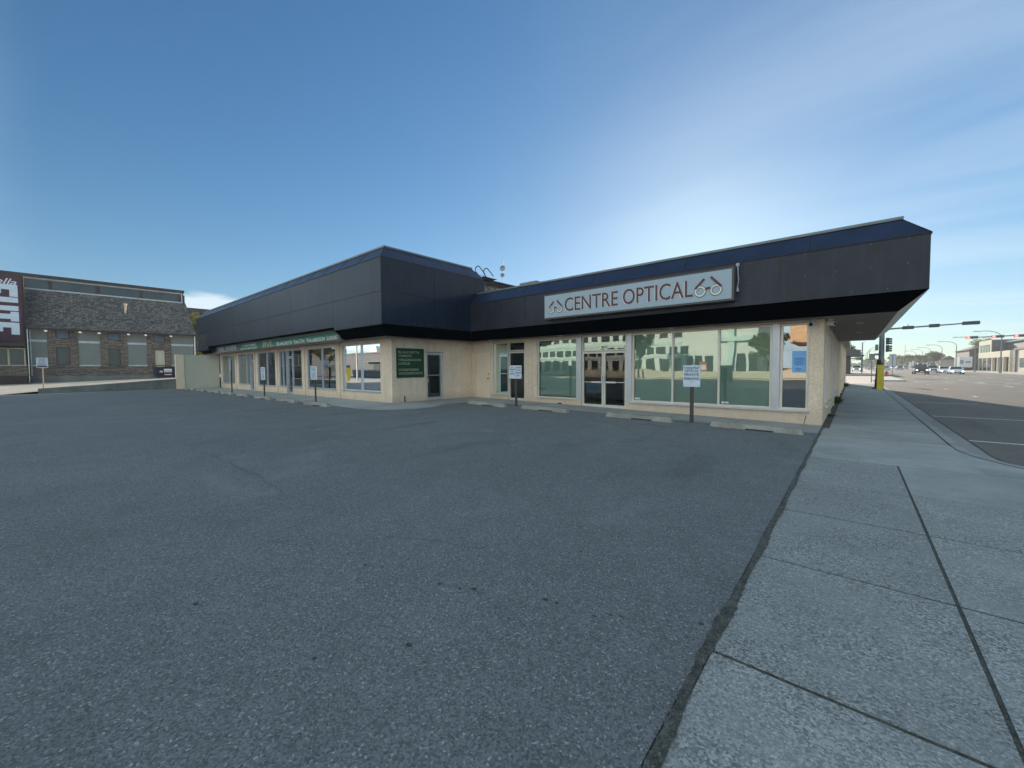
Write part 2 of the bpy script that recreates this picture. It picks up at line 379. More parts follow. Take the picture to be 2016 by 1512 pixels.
M['signwhite'] = mat('sign_board_white', (0.62, 0.66, 0.72), 0.5, var=0.06, scale=6)
M['signtext'] = mat('faded_grey_print', (0.09, 0.12, 0.16), 0.6, var=0.2, scale=15)
M['post'] = mat('brown_post', (0.070, 0.055, 0.055), 0.5, 0.2)
M['post2'] = mat('galvanised_post', (0.30, 0.31, 0.33), 0.45, 0.6)
M['wood'] = mat('timber_post', (0.42, 0.30, 0.20), 0.8)
M['yellow'] = mat('yellow_plastic', (0.62, 0.47, 0.03), 0.45, var=0.1)
M['red'] = mat('red_paint', (0.35, 0.03, 0.025), 0.5)
M['camwhite'] = mat('camera_housing', (0.62, 0.62, 0.58), 0.4)
M['lens'] = mat('dark_lens', (0.01, 0.01, 0.012), 0.15)
M['poster'] = mat('poster_slate', (0.14, 0.19, 0.25), 0.4)
M['notice'] = mat('blue_notice_paper', (0.22, 0.46, 0.78), 0.6, var=0.05)
M['ink'] = mat('ink', (0.03, 0.06, 0.12), 0.6)
M['block'] = mat_brick('painted_block', (0.56, 0.54, 0.43), (0.57, 0.55, 0.44), (0.51, 0.49, 0.40), 0.40, 0.20, 0.006, bmp=0.05, nv=0.04)
M['retain'] = mat_concrete('old_retaining_concrete', (0.23, 0.235, 0.21), 0.15, stain=0.35)
M['tanbrick'] = mat_brick('tan_brick', (0.46, 0.38, 0.27), (0.38, 0.31, 0.22), (0.30, 0.27, 0.22), 0.22, 0.075, 0.008)
M['stone'] = mat_brick('ledge_stone', (0.40, 0.31, 0.23), (0.15, 0.125, 0.115), (0.06, 0.05, 0.045), 0.42, 0.075, 0.012, bmp=1.0, offset=0.37)
M['siding'] = mat_bands('green_grey_siding', (0.235, 0.26, 0.235), 0.14, 0.08, axis=2, dark=0.55)
M['shingle'] = mat_brick('grey_brown_shingles', (0.25, 0.215, 0.17), (0.070, 0.066, 0.064), (0.03, 0.03, 0.03), 0.22, 0.13, 0.010, bmp=1.0, offset=0.4, nv=0.6)
M['brown'] = mat('dark_brown_trim', (0.045, 0.030, 0.026), 0.6)
M['trimw'] = mat('pale_trim', (0.60, 0.64, 0.64), 0.6)
M['letterblue'] = mat('pale_blue_letters', (0.74, 0.82, 0.90), 0.5, var=0.05)
M['maroonboard'] = mat('maroon_board', (0.070, 0.020, 0.034), 0.6, var=0.2, scale=2)
M['navy'] = mat('navy_painted_steel', (0.012, 0.014, 0.055), 0.4, var=0.15)
M['lampw'] = mat('floodlight_lens', (0.9, 0.9, 0.85), 0.3, emit=(1, 0.95, 0.85), es=0.35)
M['flue'] = mat('flue_steel', (0.60, 0.50, 0.38), 0.3, 0.7)
M['sigred'] = mat('red_signal_lens', (0.8, 0.05, 0.04), 0.3, emit=(1.0, 0.08, 0.07), es=6.0)
M['siggreen'] = mat('signal_housing', (0.045, 0.075, 0.065), 0.5)
M['ladder'] = mat('dark_green_steel', (0.05, 0.07, 0.06), 0.5, 0.2)
M['pole'] = mat('dull_steel_pole', (0.20, 0.23, 0.22), 0.5, 0.4)
M['head'] = mat('headlamp', (0.9, 0.9, 0.9), 0.2, emit=(1.0, 0.97, 0.9), es=4.0)
M['carwhite'] = mat('white_car_paint', (0.72, 0.73, 0.74), 0.25, var=0.02)
M['cardark'] = mat('dark_olive_car_paint', (0.055, 0.060, 0.030), 0.25, var=0.02)
M['carsilver'] = mat('silver_car_paint', (0.40, 0.42, 0.45), 0.3, 0.4, var=0.02)
M['carblue'] = mat('blue_car_paint', (0.06, 0.10, 0.22), 0.25, var=0.02)
M['carglass'] = mat('car_glass', (0.02, 0.025, 0.03), 0.08, spec=0.8)
M['beige'] = mat('beige_render', (0.62, 0.56, 0.42), 0.8, var=0.07, scale=0.6)
M['darkclad'] = mat_bands('dark_ribbed_cladding', (0.060, 0.060, 0.066), 0.3, 0.06, axis=3, dark=0.5)
M['greyclad'] = mat_bands('grey_ribbed_cladding', (0.13, 0.13, 0.135), 0.3, 0.06, axis=3, dark=0.7)
M['winrow'] = mat('dark_pane', (0.05, 0.065, 0.065), 0.08, var=0.2, scale=0.7, spec=0.8)
M['teal'] = mat('pale_teal_panel', (0.55, 0.75, 0.72), 0.4, var=0.05)
M['panelw'] = mat('white_panel', (0.80, 0.82, 0.76), 0.5, var=0.04)
M['orangec'] = mat('orange_panel', (0.74, 0.47, 0.26), 0.7)
M['bark'] = mat('bark', (0.10, 0.08, 0.06), 0.9)
M['paint'] = mat('road_paint', (0.62, 0.62, 0.58), 0.7, var=0.2, scale=8, fine=0.15, fscale=60)
M['paint_worn'] = mat('worn_road_paint', (0.36, 0.36, 0.35), 0.8, var=0.25, scale=12, fine=0.25, fscale=60)

def mat_leaf(name, c1, c2):
    ma, t, b = nodes(name)
    g = t.nodes.new('ShaderNodeNewGeometry')
    cur = mix(t, g.outputs['Random Per Island'], c1, c2)
    t.links.new(cur, b.inputs['Base Color']); b.inputs['Roughness'].default_value = 0.6
    tl = t.nodes.new('ShaderNodeBsdfTranslucent'); t.links.new(cur, tl.inputs[0])
    ms = t.nodes.new('ShaderNodeMixShader'); ms.inputs[0].default_value = 0.4
    o = t.nodes['Material Output']
    t.links.new(b.outputs[0], ms.inputs[1]); t.links.new(tl.outputs[0], ms.inputs[2]); t.links.new(ms.outputs[0], o.inputs[0])
    return ma
M['leaf'] = mat_leaf('green_leaves', (0.05, 0.09, 0.02), (0.12, 0.17, 0.05))
M['leafy'] = mat_leaf('spring_yellow_green_leaves', (0.13, 0.15, 0.03), (0.26, 0.25, 0.06))
M['leafd'] = mat_leaf('dark_leaves', (0.025, 0.05, 0.015), (0.06, 0.10, 0.03))

# ---------------------------------------------------------------- builders
def tagp(o, label=None, cat=None, group=None, kind=None):
    if label: o['label'] = label
    if cat: o['category'] = cat
    if group: o['group'] = group
    if kind: o['kind'] = kind
    return o

def thing(name, label, cat, loc=(0, 0, 0), rz=0, group=None):
    o = bpy.data.objects.new(name, None); COL.objects.link(o)
    o.location = loc; o.rotation_euler = (0, 0, rz); o.empty_display_size = 0.2
    return tagp(o, label, cat, group)

def dup(root, loc, rz=None, label=None, group=None, scale=None):
    r = root.copy(); COL.objects.link(r); r.location = loc
    if rz is not None: r.rotation_euler = (0, 0, rz)
    if label: r['label'] = label
    if group: r['group'] = group
    if scale: r.scale = (scale,) * 3
    def rec(a, b):
        for ch in [x for x in bpy.data.objects if x.parent == a]:
            c = ch.copy(); COL.objects.link(c); c.parent = b; rec(ch, c)
    rec(root, r)
    return r

class MB:
    """collects faces; world=True means the points are world points, moved into the root's space at build"""
    def __init__(s): s.v = []; s.f = []; s.T = None
    def _a(s, pts):
        n = len(s.v)
        for p in pts:
            p = Vector(p)
            s.v.append(s.T @ p if s.T is not None else p)
        return n
    def poly(s, pts):
        n = s._a(pts); s.f.append(tuple(range(n, n + len(pts)))); return s
    def box(s, x0, x1, y0, y1, z0, z1):
        x0, x1 = min(x0, x1), max(x0, x1); y0, y1 = min(y0, y1), max(y0, y1); z0, z1 = min(z0, z1), max(z0, z1)
        n = s._a([(x0, y0, z0), (x1, y0, z0), (x1, y1, z0), (x0, y1, z0), (x0, y0, z1), (x1, y0, z1), (x1, y1, z1), (x0, y1, z1)])
        for q in ((0, 3, 2, 1), (4, 5, 6, 7), (0, 1, 5, 4), (1, 2, 6, 5), (2, 3, 7, 6), (3, 0, 4, 7)): s.f.append(tuple(n + i for i in q))
        return s
    def hull8(s, a, b):
        """a, b: two quads (4 pts each) joined"""
        n = s._a(list(a) + list(b))
        for q in ((0, 3, 2, 1), (4, 5, 6, 7), (0, 1, 5, 4), (1, 2, 6, 5), (2, 3, 7, 6), (3, 0, 4, 7)): s.f.append(tuple(n + i for i in q))
        return s
    def extr(s, prof, d):
        """prof: list of 3D points, d: vector"""
        d = Vector(d); k = len(prof)
        n = s._a([Vector(p) for p in prof] + [Vector(p) + d for p in prof])
        s.f.append(tuple(n + i for i in range(k))); s.f.append(tuple(n + k + i for i in reversed(range(k))))
        for i in range(k):
            j = (i + 1) % k; s.f.append((n + i, n + k + i, n + k + j, n + j))
        return s
    def cyl(s, p0, p1, r0, r1=None, n=12, caps=True):
        r1 = r0 if r1 is None else r1
        p0, p1 = Vector(p0), Vector(p1); d = (p1 - p0).normalized()
        a = d.orthogonal().normalized(); b = d.cross(a)
        k = s._a([p0 + (a * math.cos(6.28318 * i / n) + b * math.sin(6.28318 * i / n)) * r0 for i in range(n)] +
                 [p1 + (a * math.cos(6.28318 * i / n) + b * math.sin(6.28318 * i / n)) * r1 for i in range(n)])
        for i in range(n):
            j = (i + 1) % n; s.f.append((k + i, k + j, k + n + j, k + n + i))
        if caps: s.f.append(tuple(k + i for i in reversed(range(n)))); s.f.append(tuple(k + n + i for i in range(n)))
        return s
    def tube(s, pts, r, n=8):
        for a, b in zip(pts, pts[1:]): s.cyl(a, b, r, r, n)
        return s
    def ring(s, c, nrm, r0, r1, th, n=40):
        """flat annulus with thickness"""
        c = Vector(c); d = Vector(nrm).normalized(); a = d.orthogonal().normalized(); b = d.cross(a)
        L = []
        for (r, o) in ((r0, 0), (r1, 0), (r1, th), (r0, th)):
            L.append(s._a([c + d * o + (a * math.cos(6.28318 * i / n) + b * math.sin(6.28318 * i / n)) * r for i in range(n)]))
        for q in range(4):
            A, B = L[q], L[(q + 1) % 4]
            for i in range(n):
                j = (i + 1) % n; s.f.append((A + i, A + j, B + j, B + i))
        return s
    def sphere(s, c, r, nu=12, nv=8, sc=(1, 1, 1)):
        c = Vector(c); rows = []
        for j in range(nv + 1):
            th = math.pi * j / nv
            rows.append(s._a([c + Vector((r * sc[0] * math.sin(th) * math.cos(2 * math.pi * i / nu), r * sc[1] * math.sin(th) * math.sin(2 * math.pi * i / nu), r * sc[2] * math.cos(th))) for i in range(nu)]))
        for j in range(nv):
            for i in range(nu):
                k = (i + 1) % nu; s.f.append((rows[j] + i, rows[j] + k, rows[j + 1] + k, rows[j + 1] + i))
        return s
    def build(s, name, ma, parent=None, local=False, origin=None, bevel=0.0, smooth=False, label=None):
        off = Vector((0, 0, 0))
        if parent is not None and not local:
            q = parent
            while q.parent: q = q.parent
            off = Vector(q.location)
            rot = Matrix.Rotation(-q.rotation_euler.z, 3, 'Z')
        else: rot = None
        if origin is not None: off = Vector(origin)
        vs = [v - off for v in s.v]
        if rot is not None: vs = [rot @ v for v in vs]
        me = bpy.data.meshes.new(name); me.from_pydata([tuple(v) for v in vs], [], s.f); me.update()
        bm = bmesh.new(); bm.from_mesh(me); bmesh.ops.recalc_face_normals(bm, faces=bm.faces)
        if bevel: bmesh.ops.bevel(bm, geom=list(bm.edges), offset=bevel, segments=2, affect='EDGES', profile=0.6)
        bm.to_mesh(me); bm.free()
        if smooth: me.polygons.foreach_set('use_smooth', [True] * len(me.polygons))
        me.materials.append(M[ma] if isinstance(ma, str) else ma)
        o = bpy.data.objects.new(name, me); COL.objects.link(o)
        if origin is not None: o.location = origin
        if parent is not None: o.parent = parent
        if label: o['label'] = label
        return o

def build_each(mb, name, ma, parent=None, **k):
    """every loose piece becomes its own part"""
    par = list(range(len(mb.v)))
    def find(i):
        while par[i] != i: par[i] = par[par[i]]; i = par[i]
        return i
    for f in mb.f:
        for i in f[1:]: par[find(i)] = find(f[0])
    gr = {}
    for f in mb.f: gr.setdefault(find(f[0]), []).append(f)
    out = []
    for fs in gr.values():
        q = MB(); idx = {}
        for f in fs:
            for i in f:
                if i not in idx: idx[i] = len(q.v); q.v.append(mb.v[i])
            q.f.append(tuple(idx[i] for i in f))
        out.append(q.build(name, ma, parent, **k))
    return out

def struct(name, mb, ma, **k):
    o = mb.build(name, ma, **k); o['kind'] = 'structure'; return o

_tmp = []
def text_mesh(s, size, w=None, h=None, depth=0.01, bold=0.0, caps=None, shear=0.0, space=1.0, align='LEFT'):
    """built-in font text as faces in the XY plane, fitted into width w and height h"""
    cu = bpy.data.curves.new('t', 'FONT'); cu.body = s; cu.size = size; cu.extrude = depth / 2
    cu.offset = bold; cu.shear = shear; cu.space_character = space; cu.resolution_u = 3
    if caps:
        cu.small_caps_scale = caps
        for i, ch in enumerate(s):
            if ch.islower(): cu.body_format[i].use_small_caps = True
    o = bpy.data.objects.new('t', cu); COL.objects.link(o)
    bpy.context.view_layer.update()
    dg = bpy.context.evaluated_depsgraph_get()
    me = bpy.data.meshes.new_from_object(o.evaluated_get(dg))
    bpy.data.objects.remove(o); bpy.data.curves.remove(cu)
    vs = [Vector(v.co) for v in me.vertices]; fs = [tuple(p.vertices) for p in me.polygons]
    bpy.data.meshes.remove(me)
    x0 = min(v.x for v in vs); x1 = max(v.x for v in vs); y0 = min(v.y for v in vs); y1 = max(v.y for v in vs)
    sx = w / (x1 - x0) if w else (h / (y1 - y0) if h else 1); sy = h / (y1 - y0) if h else sx
    return [Vector(((v.x - x0) * sx, (v.y - y0) * sy, v.z)) for v in vs], fs

def put_text(mb, s, org, rgt, upv, w, h, **k):
    """org: lower-left corner in the world; rgt, upv unit directions"""
    vs, fs = text_mesh(s, 1.0, w, h, **k)
    rgt = Vector(rgt); upv = Vector(upv); n = rgt.cross(upv); o = Vector(org)
    k0 = mb._a([o + rgt * v.x + upv * v.y + n * v.z for v in vs])
    for f in fs: mb.f.append(tuple(k0 + i for i in f))
    return mb

def lines_text(mb, org, rgt, upv, w, h, rows, seed, frac=0.45):
    """illegible print: rows of short strokes"""
    rr = random.Random(seed); rgt = Vector(rgt); upv = Vector(upv); n = rgt.cross(upv); o = Vector(org)
    rh = h / rows
    for i in range(rows):
        ww = w * rr.uniform(0.6, 0.98); x = (w - ww) / 2; e = x + ww; y = h - (i + 0.75) * rh
        while x < e:
            l = min(rr.uniform(0.35, 1.1) * rh, e - x)
            a = o + rgt * x + upv * y + n * 0.003
            mb.poly([a, a + rgt * l, a + rgt * l + upv * rh * frac, a + upv * rh * frac])
            x += l + rh * 0.25
    return mb

def wall_open(mb, a0, a1, z0, z1, t0, t1, ops, axis='X'):
    """wall along X (or Y) from a0 to a1 with rectangular openings (p, q, zb, zt)"""
    def bx(p, q, b, t):
        if q - p < 1e-4 or t - b < 1e-4: return
        if axis == 'X': mb.box(p, q, t0, t1, b, t)
        else: mb.box(t0, t1, p, q, b, t)
    cur = a0
    for (p, q, b, t) in sorted(ops):
        bx(cur, p, z0, z1); bx(p, q, z0, b); bx(p, q, t, z1); cur = q
    bx(cur, a1, z0, z1)
    return mb

# ---------------------------------------------------------------- levels
XI, YL, YR, OV = -14.10, 9.07, 13.50, 1.08       # inner wall, left facade, right facade, overhang
def gz(x):
    if x >= -0.6: return 0.0
    if x >= -14.0: return 0.22 * (-0.6 - x) / 13.4
    return 0.22
def alley(x, y):
    t = max(0.0, min(1.0, (-38.4 - x) / 13.6))
    a = 0.235 + max(0.0, min(9.0, y + 1.7)) * 0.09
    b = 0.60 + 0.025 * max(-2, min(30, y + 2)) if y > -12 else 0.60
    if y < -1.7: b = max(0.25, 0.60 + (y + 1.7) * 0.03)
    return a * (1 - t) + b * t

# ---------------------------------------------------------------- ground
mb = MB(); mb.poly([(-900, -400, -0.16), (900, -400, -0.16), (900, 900, -0.16), (-900, 900, -0.16)])
struct('ground', mb, 'base')
mb = MB(); XS = [-38.4, -30, -22, -14.0, -10, -5, -0.62]
for a, b in zip(XS, XS[1:]): mb.poly([(a, -13.5, gz(a)), (b, -13.5, gz(b)), (b, 14.5, gz(b)), (a, 14.5, gz(a))])
mb.poly([(-38.4, -13.5, .22), (-0.62, -13.5, 0), (-0.62, -13.5, -.15), (-38.4, -13.5, -.15)])
struct('parking_lot', mb, 'asphalt')
# main road to the right (runs away along +Y) and the cross street behind the camera
mb = MB()
mb.poly([(1.9, 9.3, -0.125), (20.5, 9.3, -0.125), (20.5, 700, -0.125), (1.9, 700, -0.125)])
mb.poly([(-150, -34, -0.125), (60, -34, -0.125), (60, -15.5, -0.125), (-150, -15.5, -0.125)])
mb.poly([(-60, 84, -0.125), (2.06, 84, -0.125), (2.06, 98, -0.125), (-60, 98, -0.125)])
mb.poly([(20.5, -15.5, -0.125), (20.5, 9.3, -0.125), (4, 9.3, -0.125), (4.0, -15.5, -0.125)])
struct('road', mb, 'road')
# alley: sunlit concrete rising to the building on the left
mb = MB(); xs = [-38.4 - 13.6 * i / 6 for i in range(7)] + [-60, -150]; ys = [-13.5, -8, -4, -1.7, 0, 2, 4, 6, 7.3, 12, 20, 40, 90]
for a, b in zip(xs, xs[1:]):
    for c, d in zip(ys, ys[1:]): mb.poly([(a, c, alley(a, c)), (b, c, alley(b, c)), (b, d, alley(b, d)), (a, d, alley(a, d))])
struct('alley', mb, 'walk_pale')

# sidewalk slabs with open joints over a dirt bed
bed = MB()
bed.box(-0.62, 1.62, -13.5, 60, -0.15, -0.006)
bed.poly([(1.62, -13.5, -0.006), (4.0, -13.5, -0.006), (4.0, 9.3, -0.006), (1.62, 9.3, -0.006)])
struct('sidewalk_bed', bed, 'joint')
def slab(mb, x0, x1, y0, y1, g=0.007, gx0=None, gx1=None):
    gx0 = g if gx0 is None else gx0; gx1 = g if gx1 is None else gx1
    mb.box(x0 + gx0, x1 - gx1, y0 + g, y1 - g, -0.10, random.uniform(-0.002, 0.002))
old = MB()
cuts = [-13.5, -11.2, -9, -6.8, -4.6, -2.1, 0.4, 2.40, 3.89, 5.35, 6.80, 8.80]
for i, (a, b) in enumerate(zip(cuts, cuts[1:])):
    g = 0.014
    slab(old, -0.575, 0.56, a, b, g, gx0=0, gx1=0.012)
cuts2 = [-13.5, -10.5, -7.5, -4.5, -1.2, 0.7, 2.40, 3.89, 5.35, 6.90]
for i, (a, b) in enumerate(zip(cuts2, cuts2[1:])):
    slab(old, 0.56, 1.75, a, b, 0.014, gx0=0.012); slab(old, 1.75, 4.0, a, b, 0.014)
struct('old_sidewalk', old, 'walk_old')
new = MB()
new.box(0.572, 2.29, 6.906, 8.796, -0.1, 0.0); new.box(2.302, 3.95, 6.906, 8.796, -0.1, -0.001)
y = 8.80
while y < 46.5:
    slab(new, -0.575 if y < 12 else -0.45, 1.47, y, y + 1.42, 0.011, gx0=0, gx1=0); y += 1.42
struct('sidewalk', new, 'walk_new')
far = MB()
y = 47.2
while y < 59.9:
    slab(far, -0.6, 1.47, y, y + 1.55, 0.01); y += 1.56
far.box(-6, 4.15, 60.2, 84, -0.14, 0.0)
far.box(-6, -0.62, 48, 60.1, -0.14, -0.003)
far.box(20.9, 27.5, 9.9, 700, -0.14, 0.0)
far.box(-8, 4.15, 98, 700, -0.14, 0.0)
struct('far_sidewalk', far, 'walk_pale')
# curb with a return curve, gutter pan and the dark crack beside it
def curb_path():
    return [(1.57, 47.0), (1.57, 30.0), (1.57, 20.0), (1.57, 14.0), (1.57, 11.6), (1.575, 11.25), (1.61, 10.9), (1.68, 10.58), (1.78, 10.3), (1.91, 10.02), (2.08, 9.75), (2.3, 9.5), (2.6, 9.28), (3.0, 9.12), (3.6, 9.03), (9.0, 9.0)]
def offs(P, d):
    Q = []
    for i, p in enumerate(P):
        a = Vector(P[max(0, i - 1)]); b = Vector(P[min(len(P) - 1, i + 1)]); t = (b - a).normalized()
        n = Vector((-t.y, t.x)); Q.append(Vector(p) + n * d)
    return Q
def strip(mb, A, B, za, zb):
    for i in range(len(A) - 1): mb.poly([(A[i][0], A[i][1], za), (A[i + 1][0], A[i + 1][1], za), (B[i + 1][0], B[i + 1][1], zb), (B[i][0], B[i][1], zb)])
P = curb_path()
cm = MB(); a = offs(P, -0.07); b = offs(P, 0.07); c = offs(P, 0.095); d = offs(P, 0.40)
strip(cm, a, b, 0.001, 0.001); strip(cm, b, c, 0.001, -0.118); strip(cm, c, d, -0.118, -0.112); strip(cm, a, a, 0.001, -0.1)
struct('curb', cm, 'curb')
fl = MB(); inner = offs(P, -0.07)
for i in range(4, len(inner) - 1):
    fl.poly([(1.46, inner[i][1], -0.0025), (inner[i][0], inner[i][1], -0.0025), (inner[i + 1][0], inner[i + 1][1], -0.0025), (1.46, inner[i + 1][1], -0.0025)])
fl.poly([(1.46, 8.81, -0.0025), (9, 8.81, -0.0025), (9, 8.94, -0.0025), (1.46, 8.94, -0.0025)])
struct('sidewalk_corner', fl, 'walk_new')
ck = MB(); rr = random.Random(3)
e = offs(P, 0.405); f_ = []
for i, p in enumerate(e): f_.append(p)
Q = []
for a, b in zip(f_, f_[1:]):
    n = max(1, int((Vector(b) - Vector(a)).length / 0.35))
    for i in range(n): Q.append(Vector(a).lerp(Vector(b), i / n) + Vector((rr.uniform(0, .035), rr.uniform(0, .03))))
strip(ck, offs(Q, -0.010), offs(Q, 0.014), -0.107, -0.107)
j_ = offs(P, -0.078); strip(ck, offs(j_, -0.006), offs(j_, 0.007), 0.0045, 0.0045)
struct('road_crack', ck, 'joint')
mb = MB()
mb.box(1.46, 1.62, 47.0, 60.2, -0.14, 0.004); mb.box(4.15, 4.3, 60.2, 84, -0.14, 0.004); mb.box(1.46, 4.3, 60.05, 60.2, -0.14, 0.004)
mb.box(20.75, 20.9, 9.9, 700, -0.14, 0.004); mb.box(4.15, 4.3, 98, 700, -0.14, 0.004)
struct('far_curb', mb, 'curb')
# worn strip of broken edge between lot and sidewalk, and the strip along the street wall
mb = MB(); n = 420; y0 = -6.0; y1 = 13.3; L = []; Rr = []
for i in range(n + 1):
    y = y0 + (y1 - y0) * i / n
    wv = 0.007 + 0.017 * max(0, min(1, (6 - y) / 6))
    L.append((-0.61 - rr.uniform(0.2, 1.3) * wv - 0.012 * math.sin(y * 3.1), y)); Rr.append((-0.572 + rr.uniform(0.0, 1.0) * wv * 0.8 + 0.01 * math.sin(y * 5), y))
strip(mb, L, Rr, 0.0045, 0.0045)
mb.poly([(-0.63, 13.5, 0.002), (-0.455, 13.5, 0.002), (-0.455, 47, 0.002), (-0.63, 47, 0.002)])
struct('dirt_strip', mb, 'joint')
# pebbles along that edge: nobody could count them
mb = MB()
for i in range(2600):
    y = -3 + 15.5 * (rr.random() ** 1.6); wv = 0.03 + 0.05 * max(0, min(1, (6 - y) / 6))
    x = -0.595 + rr.gauss(0, 1) * wv; r = rr.uniform(0.002, 0.0065)
    a = rr.uniform(0, 3); c = Vector((x, y, 0.004))
    pts = [c + Vector((r * math.cos(a + k * 1.2566) * rr.uniform(.7, 1.2), r * math.sin(a + k * 1.2566) * rr.uniform(.7, 1.2), 0)) for k in range(5)]
    top = c + Vector((rr.uniform(-.3, .3) * r, rr.uniform(-.3, .3) * r, r * rr.uniform(.5, 1.0)))
    n0 = mb._a(pts + [top])
    for k in range(5): mb.f.append((n0 + k, n0 + (k + 1) % 5, n0 + 5))
o = mb.build('gravel', 'pebble'); tagp(o, 'loose grey grit along the broken asphalt edge beside the sidewalk', 'gravel', kind='stuff')

mb = MB()
for i in range(900):
    if i % 3: x = rr.uniform(-38, -1); y = (6.55 if x < -14 else 11.0) + abs(rr.gauss(0, .35)) - .1
    else: x = rr.uniform(-16, -.7); y = rr.uniform(.5, 12)
    r = rr.uniform(.003, .010) if y > 4 else rr.uniform(.002, .005); c = Vector((x, y, gz(x) + .008)); a = rr.uniform(0, 3)
    pts = [c + Vector((r * math.cos(a + k * 1.2566) * rr.uniform(.6, 1.3), r * math.sin(a + k * 1.2566), -.004)) for k in range(5)]
    n0 = mb._a(pts + [c + Vector((0, 0, r * .5))])
    for k in range(5): mb.f.append((n0 + k, n0 + (k + 1) % 5, n0 + 5))
o = mb.build('grit', 'pebble'); tagp(o, 'loose grit and small stones scattered on the lot and along the wheel stops', 'gravel', kind='stuff')

# small oil drips and one fine crack in the lot
mb = MB(); rr = random.Random(12)
for (x, y) in ((-3.54, 1.45), (-2.93, 1.61), (-2.80, 1.68), (-2.27, 1.82), (-2.11, 1.88), (-2.03, 1.94), (-1.57, 2.17), (-1.49, 2.19), (-1.23, 2.23), (-1.16, 2.31), (-1.10, 2.34), (-.69, 2.60), (-1.75, 2.95), (-4.6, 2.6), (-5.2, 3.4), (-3.9, 4.1), (-2.4, 4.9), (-6.6, 2.2), (-2.2, .9), (-3.3, .6), (-1.9, 1.3)):
    q = rr.uniform(.007, .016); n = 11; ph = rr.uniform(0, 6); el = rr.uniform(1, 1.7)
    mb.poly([(x + q * el * math.cos(6.2832 * k / n) * rr.uniform(.75, 1.2), y + q * math.sin(6.2832 * k / n) * rr.uniform(.75, 1.2), gz(x) + .003) for k in range(n)])
o = struct('oil_drips', mb, 'oil')
mb = MB(); P2 = [(-9.3, 1.75)]
while P2[-1][0] < -5.4: P2.append((P2[-1][0] + rr.uniform(.03, .09), P2[-1][1] + rr.uniform(-.028, .03)))
strip(mb, [(x, y - rr.uniform(.001, .006)) for x, y in P2], [(x, y + rr.uniform(.001, .006)) for x, y in P2], 0, 0)
mb.v = [Vector((v.x, v.y, gz(v.x) + .003)) for v in mb.v]
struct('lot_crack', mb, 'oil')

# raised walk along the shop fronts
mb = MB()
def wz(x): return gz(x) + 0.006
Pl = [(-38.2, YL + .1), (-38.2, 7.15), (-30, 7.12), (-22, 7.10), (-17.6, 7.08), (-14.0, 7.06), (-12.35, 7.35), (-11.7, 8.5), (-12.3, 9.9), (-12.1, 11.1), (-11.8, 11.75), (-11.2, 12.0)]
for a, b in zip(Pl[1:6], Pl[2:6]): mb.poly([(a[0], a[1], wz(a[0])), (b[0], b[1], wz(b[0])), (b[0], YL + .1, wz(b[0])), (a[0], YL + .1, wz(a[0]))])
pts = [(-14.0, YL + .1), (-14.0, 7.06), (-13.2, 7.06), (-12.35, 7.35), (-11.7, 8.3), (-11.75, 9.2), (-12.2, 10.1), (-12.1, 11.1), (-11.8, 11.75), (-11.2, 12.0), (-11.2, 13.6), (-14.2, 13.6), (-14.2, YL + .1)]
for i in range(1, len(pts) - 1): mb.poly([(pts[0][0], pts[0][1], .226), (pts[i][0], pts[i][1], wz(pts[i][0])), (pts[i + 1][0], pts[i + 1][1], wz(pts[i + 1][0]))])
struct('front_walk', mb, 'walk_new')
mb = MB(); X_ = [-11.2, -8, -4, -0.62]
for a, b in zip(X_, X_[1:]): mb.poly([(a, 12.0 - .02 * (a + 11), wz(a)), (b, 12.0 - .02 * (b + 11), wz(b)), (b, 13.6, wz(b)), (a, 13.6, wz(a))])
struct('shop_walk', mb, 'curb')
mb = MB()
for x in (-13.35,):
    mb.poly([(-14.0, 9.07, .231), (-13.97, 9.07, .231), (-13.1, 7.1, .228), (-13.13, 7.1, .228)])
for x in (-17.5, -20.8, -24.1, -27.4, -30.7, -34): mb.poly([(x, 7.1, .229), (x + .02, 7.1, .229), (x + .02, 9.0, .229), (x, 9.0, .229)])
for x in (-9.6, -7.9, -6.1, -4.3, -2.5): mb.poly([(x, 11.95, gz(x) + .010), (x + .015, 11.95, gz(x) + .010), (x + .015, 13.5, gz(x) + .010), (x, 13.5, gz(x) + .010)])
struct('walk_joints', mb, 'joint')

# road markings
mb = MB(); z = -0.121
for (x0, x1, y, wv) in ((2.02, 4.2, 13.6, .09), (2.02, 4.15, 19.5, .08), (2.05, 4.15, 26.4, .07), (2.1, 4.15, 32.9, .06)): mb.box(x0, x1, y, y + wv, z - .002, z)
struct('parking_marking', mb, 'paint')
mb = MB()
for i in range(0, 40):
    y = 20.3 + i * 9.3
    mb.box(9.25, 9.40, y, y + 2.6, z - .002, z)
    mb.box(5.0, 5.12, y + 3, y + 3.9, z - .002, z)
    mb.box(13.6, 13.75, y + 4, y + 6.6, z - .002, z)
for i in range(8): mb.box(4.6 + i * 2.0, 5.5 + i * 2.0, 57.0, 57.4, z - .002, z)
mb.box(5.2, 20, 61.5, 61.8, z - .002, z)
mb.box(5.2, 20, 54.0, 54.15, z - .002, z)
struct('lane_marking', mb, 'paint')

